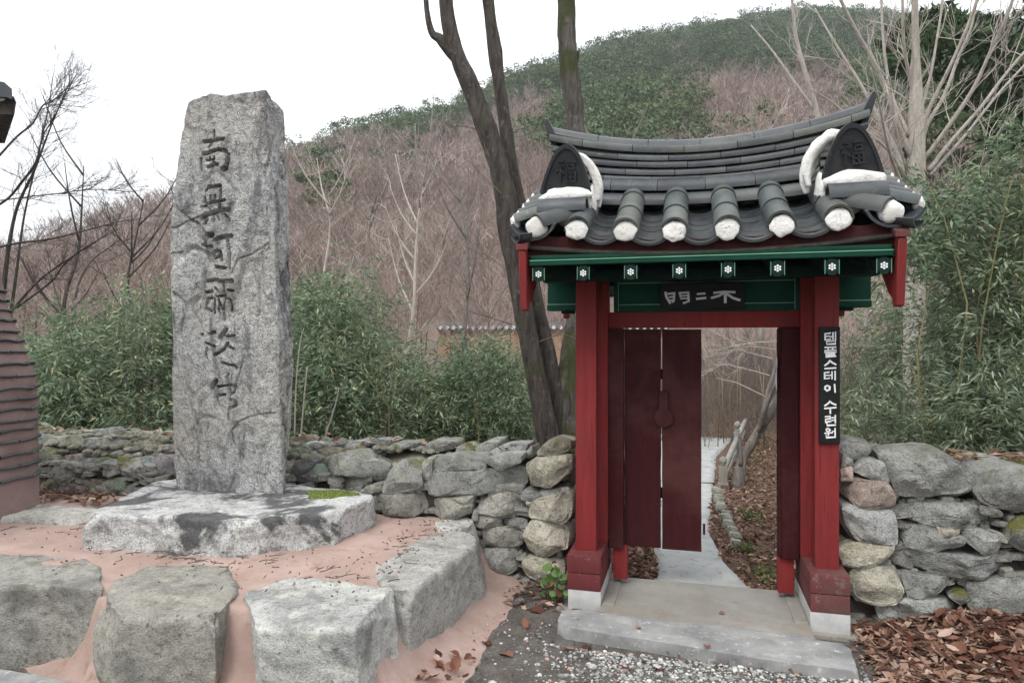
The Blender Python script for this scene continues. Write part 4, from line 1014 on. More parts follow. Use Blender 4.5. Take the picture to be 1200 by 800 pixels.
# descending ridges, arched end tiles, plaster
FU = [(3, '-9,14 -4,14'), (3, '-12,9 -2,9'), (3, '-7,9 -11,2'), (3, '-7,6 -7,-10'), (2.6, '-6,3 -2,-1'), (3, '1,14 12,14'), (2.6, '3,10 10,10 10,5 3,5 3,10'), (2.8, '1,1 12,1 12,-10 1,-10 1,1'), (2.2, '6.5,1 6.5,-10'), (2.2, '1,-4.5 12,-4.5')]
def ribbon(segs, ms, M_, h=.004, wk=1.0):
    "flat raised strokes; ms = metres per unit; drawn in x,z facing -y"
    mb = MB()
    for w, s in segs:
        P = [Vector([float(q) for q in c.split(',')]) * ms for c in s.split()]
        hw = w * ms * .5 * wk
        L, R = [], []
        for i, p in enumerate(P):
            d = (P[min(i + 1, len(P) - 1)] - P[max(i - 1, 0)]).normalized(); nrm = Vector((-d.y, d.x))
            e = -d * hw * .5 if i == 0 else d * hw * .5 if i == len(P) - 1 else Vector((0, 0))
            kk = 1.0
            if 0 < i < len(P) - 1:
                d1 = (P[i] - P[i - 1]).normalized(); kk = 1 / max(.6, abs(nrm.dot(Vector((-d1.y, d1.x)))))
            wv_ = hw * kk * (1.0 + .18 * noise.noise(Vector((p.x * 60, p.y * 60, i))))
            L.append(p + e + nrm * wv_); R.append(p + e - nrm * wv_)
        V = []
        for i in range(len(P)):
            V += [(L[i].x, 0, L[i].y), (R[i].x, 0, R[i].y), (L[i].x * 1, -h, L[i].y), (R[i].x, -h, R[i].y)]
        F = []
        for i in range(len(P) - 1):
            a = i * 4; F += [(a + 2, a + 3, a + 7, a + 6), (a, a + 4, a + 5, a + 1), (a, a + 2, a + 6, a + 4), (a + 1, a + 5, a + 7, a + 3)]
        F += [(0, 1, 3, 2), (len(V) - 4, len(V) - 2, len(V) - 1, len(V) - 3)]
        mb.add(V, F, M_)
    return mb
for fb in (-1, 1):
    for sg in (-1, 1):
        sc_ = sg * (.803 if sg < 0 else .80)
        tf = TR + fb * .50        # front end of the descending ridge
        # body of lying tiles under the ridge end
        for j in range(3):
            z0 = 2.50 + .05 * j
            for q in range(2):
                a0, a1 = .46 - .0 * j - q * .22, .24 - q * .22
                p0 = Vector((sc_, TR + fb * a0, z0 + .10 + .09 * q + .02 * j)); p1 = Vector((sc_, TR + fb * a1, z0 + .19 + .09 * q + .02 * j))
                put(m_ridge, 'tile', None, along(p0, p1 - p0) @ Matrix.Diagonal((1.15 - .1 * j, .85, .9, 1)), ROOF)
        # arched relief tile
        w, h = .158, .278; pts = []
        for i in range(25):
            u = -1 + 2 * i / 24; pts.append((u * w * (1 - .0 * abs(u)), h * (1 - abs(u) ** 2.15)))
        pts = [(-w * .98, -.02)] + pts + [(w * .98, -.02)]
        arch = MB(); arch.prism([(x, z) for x, z in pts], -.012, .014, 't', .004)
        Mx = Matrix.Translation((sc_ - sg * 0, tf - fb * -.01, 2.595)) @ Matrix.Rotation(math.radians(-sg * 4), 4, 'Y') @ Matrix.Rotation(math.radians((14 if fb < 0 else -14)), 4, 'X') @ Matrix.Rotation(0 if fb < 0 else math.pi, 4, 'Z')
        am = arch.build('end_tile', M['tilerelief'], ROOF); am.matrix_local = Mx
        rim = MB(); pin = [(x * .86, z * .86 + .012) for x, z in pts]
        for i in range(len(pts) - 1): rim.add([(pts[i][0], -.022, pts[i][1]), (pts[i + 1][0], -.022, pts[i + 1][1]), (pin[i + 1][0], -.022, pin[i + 1][1]), (pin[i][0], -.022, pin[i][1]),
                                               (pts[i][0], -.01, pts[i][1]), (pts[i + 1][0], -.01, pts[i + 1][1]), (pin[i + 1][0], -.010, pin[i + 1][1]), (pin[i][0], -.010, pin[i][1])], [(0, 1, 2, 3), (4, 5, 1, 0), (3, 2, 6, 7)])
        ro = rim.build('end_tile_rim', M['tilerelief'], ROOF, True); ro.matrix_local = Mx
        if fb < 0:
            rr = ribbon(FU, .0048, Matrix.Translation((0, -.012, .11)) , .013, .95); fo = rr.build('relief_character', M['tilerelief'], ROOF, True, 50); fo.matrix_local = Mx
            # white band and lying tile below
            blob('plaster_band', (sc_ + .005, tf - .05, 2.555), (.155, .05, .058), ROOF, 3 + sg)
            blob('plaster_band', (sc_ - sg * .145, tf + .06, 2.52), (.035, .10, .12), ROOF, 8 + sg)
            put(m_ridge, 'tile', None, along(Vector((sc_ - .145, tf - .115, 2.455)), (1, 0, .01)) @ Matrix.Diagonal((.9, 1.02, 1.0, 1)), ROOF)
            # the white fillet and short lying tiles on the inner flank
            fp = [(.02, 2.845), (.10, 2.835), (.165, 2.785), (.205, 2.71), (.22, 2.63), (.212, 2.56)]
            for q, dt in enumerate((.035, .09)):
                v, f = tube_data([(sc_ - sg * (x + (.0 if sg > 0 else -.03)), tf + dt + .02, z - .03 * q - (0 if sg > 0 else .02)) for x, z in fp], [.014, .026, .030, .028, .027, .018], 14, 6, .95, q + sg)
                obj('plaster_fillet', v, f, M['plaster'], ROOF)
            for q in range(3):
                put(m_side, 'tile', None, along(Vector((sc_ - sg * .02, tf + .05 + .012 * q, 2.615 + q * .055)), (-sg, .1, 0)) @ Matrix.Diagonal((.8, .5, .7, 1)), ROOF)
            # splayed tile at the hip
            p0 = Vector((sc_ + sg * .10, TR - .765, 2.335 if sg < 0 else 2.335)); 
            dr = Vector((-sg * .32, 1, .30))
            put(m_conv, 'tile', None, along(Vector((sc_ + sg * .125, TR - .745, 2.345)), Vector((-sg * .9, .75, .38))) @ Matrix.Diagonal((1, .8, 1, 1)), ROOF)
            blob('plaster_end', Vector((sc_ + sg * .130, TR - .752, 2.342)), (.062, .035, .060), ROOF, 14 + sg)
            blob('plaster_end', Vector((sc_ - sg * .02, TR - .60, 2.405)), (.05, .05, .045), ROOF, 24 + sg)
        # side rows pointing out over the verge
        for j in range(5):
            a = .66 - j * .135; z = roofz(1, TR + fb * a) + .018
            p0 = Vector((sg * (1.085 - .0 * j), TR + fb * a, z + .0)); p1 = Vector((sg * .83, TR + fb * (a - .06), z + .085))
            put(m_side, 'tile', None, along(p0, p1 - p0), ROOF)
            blob('plaster_end', p0 + Vector((sg * .0, 0, .0)), (.028, .050, .050), ROOF, 33 + j + sg)
            if j < 4: put(m_chan, 'tile', None, along(p0 + Vector((sg * .02, -fb * .067, .02)), (p1 - p0)) @ Matrix.Diagonal((.36, .9, .42, 1)), ROOF)
        put(m_chan, 'tile', None, along(Vector((sg * 1.06, TR + fb * .775, 2.325)), Vector((-sg * .8, -fb * .6, .16))) @ Matrix.Diagonal((.5, .4, .5, 1)), ROOF)

# ------------------------------------------------------------------ boards with writing
SB = gthing('name_board', 'wide black board with three grey characters under the eave over the doorway', 'sign')
tS = .31
P = [on_plane(x, y, tS) for x, y in ((773.5, 332), (872.5, 331), (873, 360.5), (773.5, 361))]
m_ = MB(); m_.prism([P[0], P[1], P[2], P[3]], tS, tS + .025, 't', .003); m_.build('board', M['sign'], SB)
m_ = MB(); m_.box(-.2, -.17, tS + .026, .384, 1.93, 1.96, 0); m_.box(.17, .2, tS + .026, .384, 1.93, 1.96, 0); m_.build('bracket', M['sign'], SB)
def sign_strokes(segs, ox, oy, k, t, parent, mat, name):
    out = []
    for w, s in segs:
        q = [on_plane(x, y, t) for x, y in zp(s, ox, oy, k)]
        out.append((w / k * .0053, ' '.join(f'{a:.5f},{b:.5f}' for a, b in q)))
    mb = ribbon(out, 1.0, Matrix.Translation((0, t, 0)), .004); return mb.build(name, mat, parent, False, None)
sign_strokes([(13, '415,104 420,130 440,162'), (11, '428,112 466,108'), (11, '462,106 460,152 452,156'), (8, '434,130 462,127'), (9, '436,148 462,145')], 690, 320, 4.615, tS, SB, M['signgrey'], 'character')
sign_strokes([(10, '492,104 496,128'), (11, '488,108 540,104'), (12, '538,102 540,152 512,162'), (8, '496,124 536,121'), (8, '496,138 534,136')], 690, 320, 4.615, tS, SB, M['signgrey'], 'character')
sign_strokes([(11, '587,113 627,110'), (12, '583,139 632,134')], 690, 320, 4.615, tS, SB, M['signgrey'], 'character')
sign_strokes([(12, '676,107 730,101 790,103'), (13, '732,106 705,122 664,134'), (15, '738,110 738,158'), (13, '745,112 780,134 816,146')], 690, 320, 4.615, tS, SB, M['signgrey'], 'character')
VB = gthing('vertical_sign', 'tall narrow black board with white writing on the front of the right gate post', 'sign')
tV = .092
P = [on_plane(x, y, tV) for x, y in ((960.2, 383), (984.6, 383), (984.4, 519.6), (959.8, 519.6))]
m_ = MB(); m_.prism(P, tV, tV + .0225, 't', .003); m_.build('board', M['sign'], VB)
HG = {
 'a': [(7, '385,138 414,134'), (6, '386,152 410,150'), (7, '386,136 386,170 414,165'), (6, '414,153 425,152'), (6, '427,131 427,168'), (6, '440,128 440,171'), (6, '394,177 440,174 440,190 394,192 394,177')],
 'b': [(7, '385,209 442,207'), (6, '402,210 402,223'), (6, '425,208 425,223'), (6, '384,225 443,222'), (6, '383,234 444,232'), (6, '389,241 438,239 438,247 389,249 389,257 442,255')],
 'c': [(8, '412,276 402,290 384,303'), (8, '412,278 424,288 442,298'), (7, '384,319 442,315')],
 'd': [(7, '383,340 407,337'), (6, '384,355 404,353'), (7, '383,338 384,372 409,368'), (6, '408,354 420,353'), (6, '422,334 422,373'), (6, '438,331 438,378')],
 'e': [(8, '398,407 387,412 385,424 396,434 409,427 410,413 398,407'), (7, '435,400 438,442')],
 'f': [(8, '412,488 402,500 384,512'), (8, '412,490 424,500 442,507'), (7, '383,526 443,521'), (7, '413,524 413,552')],
 'g': [(6, '386,569 413,566 413,579 388,582 388,597 416,593'), (6, '420,575 437,573'), (6, '420,588 437,586'), (6, '439,561 439,601'), (6, '396,602 396,614 441,612')],
 'h': [(6, '402,628 392,634 394,644 405,646 412,638 402,628'), (6, '384,655 425,652'), (6, '405,655 402,667'), (5, '424,645 437,644'), (6, '438,629 438,669'), (6, '392,664 392,677 440,675')]}
for k_ in HG: sign_strokes(HG[k_], 880, 360, 4.444, tV, VB, M['white'], 'letter')
# ------------------------------------------------------------------ step, threshold, path, bridge
STEP = gthing('stone_step', 'long blue-grey stone step lying in the gravel in front of the gate', 'step')
block('step_body', [(-.84, -.19), (-.83, -.33), (-.76, -.40), (-.5, -.44), (-.3, -.45), (.0, -.50), (.2, -.51), (.45, -.55), (.735, -.565), (.765, -.30), (.72, -.20), (.3, -.17), (-.3, -.15), (-.72, -.13)], -.06, .052, M['steps'], STEP, 0, .007, .010, 21, (1, 1, 1, 0), .014)
th = MB(); th.box(-.603, .603, -.22, .56, -.08, .035, .006); o = th.build('threshold_floor', M['concrete']); o.matrix_world = GM; o['kind'] = 'structure'
def strip(name, pts, z, th_, mat, seed=0, kind='structure'):
    "an uneven sheet between left and right edges: pts = (t, s_left, s_right)"
    V, F = [], []; n = 14
    T = np.arange(pts[0][0], pts[-1][0], .06)
    for t in T:
        l = np.interp(t, [p[0] for p in pts], [p[1] for p in pts]); r = np.interp(t, [p[0] for p in pts], [p[2] for p in pts])
        l += .03 * noise.noise(Vector((t * 4, 1, seed))); r += .03 * noise.noise(Vector((t * 4, 9, seed)))
        for k in range(n + 1):
            s = l + (r - l) * k / n; e = min(k, n - k); zz = z + noise.noise(Vector((s * 3, t * 3, seed))) * .008 - (th_ if e == 0 else 0)
            V.append((s, t, zz))
    for i in range(len(T) - 1):
        for k in range(n): a = i * (n + 1) + k; F.append((a, a + 1, a + n + 2, a + n + 1))
    o = obj(name, V, F, mat); o.matrix_world = GM; o['kind'] = kind; return o
strip('path', [(.50, -.30, .38), (1.05, -.32, .22), (1.8, -.42, .13), (2.56, -.5, .14)], .03, .06, M['path'], 1)
strip('path', [(2.46, -.55, .14), (3.3, -.55, .2), (4.2, -.5, .24)], .022, .06, M['path'], 2)
strip('path', [(4.05, -.7, .26), (6.0, -.7, .36), (8.2, -.8, .75)], .03, .2, M['path'], 3)
KERB = gthing('stone_edging', 'row of small pale stones edging the path behind the gate', 'edging')
for i in range(12):
    t = 1.55 + i * .19 + random.uniform(-.03, .03); s = .285 - .035 * (t - 1.6) + random.uniform(-.02, .02)
    hk = random.uniform(.05, .085); stone([(s - .05, .0), (s + .06, .0), (s + .045, hk), (s - .04, hk + .008)], t, .11, M['stone'], KERB, (1.25, 1.22, 1.12), .4, n=16)
BR = gthing('stone_bridge_railing', 'low pale stone railing with round-topped posts beside the far path', 'railing')
for s, t, h, z in ((.30, 3.95, .34, 0), (.56, 5.6, .5, .08)):
    m = MB(); m.box(s - .045, s + .045, t - .045, t + .045, z - .05, z + h * .72, .008); m.box(s - .058, s + .058, t - .058, t + .058, z - .05, z + .06, .008)
    m.box(s - .03, s + .03, t - .03, t + .03, z + h * .72, z + h * .80, .008); po = m.build('post', M['concrete'], BR)
    blob('finial', (s, t, z + h * .9), (.044, .044, .05), po, s, 'concrete')
for (s0, t0, z0), (s1, t1, z1) in (((.30, 3.95, .20), (.56, 5.6, .36)), ((.56, 5.6, .36), (.8, 7.4, .40))):
    for dz, r in ((0, .035), (-.16, .02)):
        v, f = tube_data([(s0, t0, z0 + dz), (s1, t1, z1 + dz)], [r, r], 8, 1); obj('rail', v, f, M['concrete'], BR)

# ------------------------------------------------------------------ trees near the wall
def limb_tree(name, label, base, limbs, bark_, twigs=(), cat='tree', group=None, sides=12, wob=.16, bough='bough', twigmat='twig'):
    "limbs: list of (points world, radii); the first is the trunk"
    root = tag(empty(name, base), label, cat, group); b = Vector(base)
    for i, (pts, rad) in enumerate(limbs):
        P_ = [Vector(p) - b for p in pts]
        v, f = tube_data(P_, rad, sides if max(rad) > .04 else 7, 5 if i == 0 else 4, wob, i * 3.3 + len(name))
        obj('trunk' if i == 0 or (isinstance(twigs, dict) and i in twigs.get('trunks', ())) else bough, v, f, M[bark_], root)
    return root
def px_line(s, Y, dy=0.0):
    q = [tuple(float(a) for a in c.split(',')) for c in s.split()]
    n = len(q); return [at(x, y, Y + dy * i / max(n - 1, 1)) for i, (x, y) in enumerate(q)]
def rad_px(ws, Y): return [w * .86 / 1600 * Y for w in ws]
def twig_mesh(name, starts, mat, root, levels=3, spread=.5, seed=0, base=None, r0=.006, L0=.5, up=.25, kind='stuff'):
    "recursive twigs from (point, direction) pairs, one mesh: nobody could count them"
    r = random.Random(seed); V, F = [], []; b = Vector(base) if base is not None else Vector((0, 0, 0))
    def grow(p, d, L, rad, lev):
        q = p + d * L; n = 3; k = len(V)
        mid = p + d * L * .5 + Vector((r.gauss(0, 1), r.gauss(0, 1), r.gauss(0, 1))) * L * .05
        ref = Vector((r.random(), r.random(), r.random())).normalized(); x = d.cross(ref).normalized(); y = d.cross(x)
        for c, rr in ((p, rad), (mid, rad * .8), (q, rad * .55)):
            for j in range(3):
                a = j * 2.094; V.append(tuple(c - b + (x * math.cos(a) + y * math.sin(a)) * rr))
        for i in (0, 3):
            for j in range(3): F.append((k + i + j, k + i + (j + 1) % 3, k + i + 3 + (j + 1) % 3, k + i + 3 + j))
        if lev <= 0: return
        for _ in range(r.randint(2, 3)):
            u = r.uniform(.35, 1); nd = (d + Vector((r.gauss(0, spread), r.gauss(0, spread), r.gauss(up, spread)))).normalized()
            grow(p.lerp(q, u), nd, L * r.uniform(.5, .85), rad * .62, lev - 1)
    for p, d in starts: grow(Vector(p), Vector(d).normalized(), L0 * r.uniform(.7, 1.2), r0, levels)
    o = obj(name, np.array(V), np.array(F), M[mat], root, True); o['kind'] = kind; return o
def tw_from(lines, n, seed, frm=.3):
    r = random.Random(seed); out = []
    for _ in range(n):
        L = r.choice(lines); i = r.randrange(max(0, int((len(L) - 1) * frm)), len(L) - 1); p = L[i].lerp(L[i + 1], r.random())
        d = (L[i + 1] - L[i]).normalized() + Vector((r.gauss(0, .6), r.gauss(0, .6), r.gauss(.1, .5))); out.append((p, d))
    return out
YA = 6.6
t1 = px_line('648,560 643,515 628,440 612,360 600,290 588,210 570,150 553,105 534,62 525,20 518,-60 512,-160', YA)
t2 = px_line('655,560 655,500 645,430 628,350 614,270 600,200 588,120 580,60 572,0 568,-80 570,-160', YA + .22)
t3 = px_line('545,82 528,62 516,46 506,38 500,10 497,-40 490,-120', YA)
TA = limb_tree('bare_tree', 'dark twin-trunked bare tree leaning left behind the wall, left of the gate', at(648, 600, YA),
    [(t1, rad_px([36, 30, 27, 26, 28, 29, 27, 25, 23, 19, 17, 14], YA)), (t2, rad_px([32, 27, 23, 20, 20, 20, 18, 20, 17, 15, 12], YA)), (t3, rad_px([12, 17, 14, 9, 7, 6, 5], YA))], 'barkdark', {'trunks': (1,)}, wob=.2)
stt = [(at(602, 250, YA), (-.6, -.3, .7)), (at(597, 320, YA), (-.8, 0, .5)), (at(618, 220, YA + .2), (.8, -.3, .6)), (at(586, 160, YA), (-.9, .2, .3)), (at(600, 380, YA), (-.7, -.3, .2)), (at(632, 400, YA), (.6, -.2, .3))]
twig_mesh('twigs', stt, 'twig', TA, 3, .38, 5, at(648, 600, YA), .007, .42)
YB = 6.9
tb_ = px_line('664,580 667,520 667,460 674,400 680,350 681,280 678,210 674,150 668,90 664,40 664,0 660,-80 662,-200', YB)
TB = limb_tree('bare_tree', 'mossy straight trunk rising behind the left end of the gate roof', at(664, 600, YB),
    [(tb_, rad_px([62, 54, 42, 34, 30, 27, 26, 24, 26, 25, 24, 20, 14], YB)), (px_line('668,90 676,70 678,60', YB), rad_px([8, 6, 3], YB))], 'barkmoss', wob=.2)
YP = 9.0
def L(s, ws, dy=0.0, Y=YP): return (px_line(s, Y, dy), rad_px([w * (.52 if w < 20 else .85) for w in ws], Y))
pl = [L('1074,640 1074,520 1072,420 1071,320 1073,250 1074,200 1074,140 1073,60 1072,0 1070,-90', [44, 38, 34, 31, 29, 26, 24, 19, 16, 9]),
      L('1076,160 1092,120 1110,85 1130,40 1145,0 1160,-60', [12, 10, 9, 8, 7, 4], -.5), L('1078,190 1085,150 1105,115 1122,70 1140,25 1150,-40', [12, 10, 9, 8, 6, 4], .5),
      L('1082,188 1110,150 1140,105 1163,55 1185,5 1200,-50', [13, 11, 10, 8, 7, 4], -.8), L('1088,200 1115,165 1150,125 1180,85 1215,45', [12, 10, 9, 8, 6], .4),
      L('1090,205 1130,160 1170,110 1215,60 1250,10', [9, 8, 7, 6, 4], 1.2), L('1068,185 1050,140 1030,85 1008,45 985,0 970,-40', [14, 12, 11, 9, 8, 5], -.4),
      L('1066,160 1048,120 1038,75 1034,30 1032,-20', [11, 9, 8, 7, 5], .4), L('1064,210 1045,165 1020,120 1000,85 975,45 955,10', [13, 11, 9, 8, 6, 4], .8),
      L('1070,110 1060,60 1058,20 1057,-30', [10, 8, 7, 5], -.3), L('1062,200 1050,150 1042,90 1035,110', [5, 5, 4, 2], -.6),
      L('1068,215 1040,175 1010,150 975,120 950,105', [9, 8, 6, 4, 3], -.2), L('1076,140 1090,90 1098,45 1105,0 1108,-40', [9, 7, 6, 5, 4], .2),
      L('1076,310 1110,280 1150,250 1200,215 1240,190', [11, 9, 8, 6, 4], -1.5), L('1078,330 1120,290 1165,265 1195,255', [8, 7, 5, 4], -1.2), L('1068,240 1050,200 1040,170 1030,120 1020,80', [10, 8, 7, 5, 4], -1.0),
      L('1078,300 1100,265 1135,220 1165,165 1205,110', [8, 7, 6, 5, 4], -1.8)]
TP = limb_tree('bare_tree', 'pale slender bare tree with many upswept branches, right of the gate roof', at(1074, 600, YP), pl, 'barkpale', wob=.10)
twig_mesh('twigs', tw_from([p for p, _ in pl[1:]], 110, 3), 'twigpale', TP, 2, .33, 6, at(1074, 600, YP), .0075, .55, .2)
pb = px_line('985,330 975,250 966,190 958,135 942,80 933,45 930,18 926,-20', 10.5)
TQ = limb_tree('bare_sapling', 'thin whitish bare stem rising from behind the middle of the gate roof', at(985, 420, 10.5), [(pb, rad_px([8, 8, 8, 7, 6, 5, 4, 3], 10.5)), (px_line('956,130 930,95 905,60 880,30', 10.5, .5), rad_px([4, 3, 3, 2], 10.5))], 'barkpale', wob=.05)
twig_mesh('twigs', tw_from([pb], 12, 8), 'twigpale', TQ, 2, .35, 9, at(985, 420, 10.5), .006, .5)
# leaning tree seen through the doorway
YL = 7.9
l0 = px_line('862,590 866,560 871,536 885,512 899,490 909,472 922,450 940,430', YL, .2)
TL = limb_tree('leaning_tree', 'short leaning grey trunk seen through the doorway above the fallen leaves', at(862, 590, YL),
    [(l0, rad_px([24, 17, 13, 13, 13, 12, 10, 7], YL)), (px_line('893,500 899,465 906,440 913,420 930,395', YL), rad_px([9, 8, 6, 5, 4], YL)), (px_line('868,545 868,525 867,508', YL), rad_px([6, 5, 4], YL)), (px_line('889,506 896,480 911,444', YL, -.2), rad_px([7, 6, 4], YL))], 'barkgrey')
twig_mesh('twigs', [(at(902, 440, YL), (-.8, 0, .2)), (at(905, 420, YL), (-1, .3, .4)), (at(898, 465, YL), (-.8, 0, .3)), (at(912, 400, YL), (-1, 0, -.1)), (at(912, 410, YL), (-.8, .4, .1))], 'twigpale', TL, 4, .42, 4, at(862, 590, YL), .007, .55, .02)
# bare trees at the left edge
YW = 8.5
w1 = px_line('-20,700 -10,560 -5,450 5,330 18,250 40,200 57,155 80,100', YW)
w2 = px_line('5,420 18,330 28,255 45,180 56,130 62,90', YW, .5)
w3 = px_line('-10,245 10,232 25,214 42,190 50,160 62,140 84,98', YW, -.3); w4 = px_line('-5,187 20,160 38,145 50,124 62,118 84,98', YW, .3)
w5 = px_line('-10,292 20,285 60,280 100,270 140,260 165,256', YW, -.5); w6 = px_line('0,235 40,230 75,226 105,222 145,224', YW, .2)
w7 = px_line('5,375 30,345 50,325 85,300 110,285 130,270', YW, .6); w8 = px_line('20,360 60,330 75,310 100,290 140,268', YW, -.6); w9 = px_line('88,350 95,325 108,305 125,292 142,280', YW, .8)
def rad7(w, Y): return [q * .52 for q in rad_px(w, Y)]
TW = limb_tree('bare_tree', 'dark bare tree with spreading crooked branches at the left edge', at(-20, 700, YW),
    [(w1, rad7([26, 22, 16, 11, 8, 6, 4, 2], YW)), (w2, rad7([9, 7, 5, 4, 3, 2], YW)), (w3, rad7([7, 6, 6, 5, 4, 3, 2], YW)), (w4, rad7([6, 5, 5, 4, 3, 2], YW)), (w5, rad7([7, 6, 5, 4, 3, 1.5], YW)),
     (w6, rad7([4, 3, 3, 2, 1.2], YW)), (w7, rad7([9, 7, 6, 4, 3, 2], YW)), (w8, rad7([6, 5, 4, 3, 2], YW)), (w9, rad7([6, 5, 4, 3, 2], YW))], 'barkdark')
twig_mesh('twigs', tw_from([w1[3:], w2, w3, w4, w6], 105, 12, .2) + tw_from([w5, w7, w8, w9], 40, 13), 'twigdark', TW, 3, .48, 14, at(-20, 700, YW), .0045, .30, .12)
# slender pale trees on the slope, between the bamboo and the hill
def slim(px_, py_, Y_, h_, seed, label, mat='barkpale', tw='twigpale', lean=0.0):
    r = random.Random(seed); base = at(px_, py_, Y_); base.z = float(terrain(base.x, base.y)); top = base.z
    H = h_; tr = [base + Vector((lean * H * i / 5 + r.gauss(0, .03) * H * .5 * (i > 0), r.gauss(0, .02) * H, H * i / 5)) for i in range(6)]
    limbs = [(tr, [.075 * H / 6, .065 * H / 6, .05 * H / 6, .04 * H / 6, .025 * H / 6, .01])]; ls = []
    for _ in range(9):
        i = r.randint(1, 4); p = tr[i].lerp(tr[i + 1] if i < 5 else tr[i], r.random()); a = r.uniform(0, 6.28); q = H * r.uniform(.18, .36)
        pts = [p, p + Vector((math.cos(a) * q * .35, math.sin(a) * q * .35, q * .45)), p + Vector((math.cos(a) * q * .6, math.sin(a) * q * .6, q))]
        limbs.append((pts, [.03 * H / 6, .02 * H / 6, .008])); ls.append(pts)
    root = limb_tree('slim_bare_tree', label, base, limbs, mat, sides=6, wob=.05, group='slim bare trees on the lower slope')
    twig_mesh('twigs', tw_from(ls, 26, seed + 1, 0), tw, root, 2, .4, seed, base, .009, .55); return root
slim(385, 400, 17, 5.2, 1, 'pale forked bare tree standing over the middle bamboo, nearer the stone pillar')
slim(470, 400, 18, 6.0, 2, 'pale slim bare tree leaning right, left of the far tiled wall', lean=.12)
slim(432, 420, 22, 5.5, 3, 'greyish slim bare tree standing farther back above the middle bamboo', 'barkgrey', 'twig')
slim(548, 380, 20, 7.0, 4, 'slim grey bare tree in front of the far tiled wall', 'barkgrey', 'twig', -.04)
slim(700, 380, 24, 8.0, 5, 'slim bare tree half hidden behind the left gate post', 'barkgrey', 'twig')
slim(140, 380, 16, 5.0, 6, 'slim dark bare tree rising from the left bamboo', 'barkdark', 'twigdark', .1)
slim(70, 380, 20, 6.5, 7, 'slim dark bare tree behind the left bamboo near the clay chimney', 'barkdark', 'twigdark', .1)
slim(890, 400, 14, 5.0, 8, 'slim pale bare tree seen through the doorway behind the cane screen')
slim(1010, 360, 13, 4.5, 9, 'slim pale bare tree beside the right gate post above the bamboo')
# ------------------------------------------------------------------ far wall with a tiled cap
def far_wall():
    a, b = Vector((-3.2, 30, 0)), Vector((16, 27, 0)); d = (b - a); Lw = d.length
    root = tag(empty('tiled_wall', a), 'low far wall with a dark tiled cap edged in white dots', 'wall'); root.rotation_euler.z = math.atan2(d.y, d.x)
    zt = 2.22; m = MB(); m.box(0, Lw, -.15, .15, .2, zt, .01); m.build('wall_body', M['farwall'], root)
    m = MB(); m.prism([(-.36, zt + .02), (0, zt + .28), (.36, zt + .02), (.33, zt - .04), (-.33, zt - .04)], 0, Lw, 's', .01); m.build('tile_cap', M['tile'], root)
    ms = None
    for i in range(int(Lw / .29)):
        if ms is None:
            m = MB(); m.prism([(.085 * math.cos(q * .785), .085 * math.sin(q * .785)) for q in range(8)], -.37, -.05, 't', 0); o = m.build('cap_tile', M['white'], root); ms = o
        else: o = ms.copy(); COL.objects.link(o); o.parent = root
        o.location = (.15 + i * .29, -.02, zt + .045)
M['farwall'] = plain('clay_and_stone_wall', (.42, .27, .18), (.28, .18, .13), 2.0, .95, .4)
far_wall()

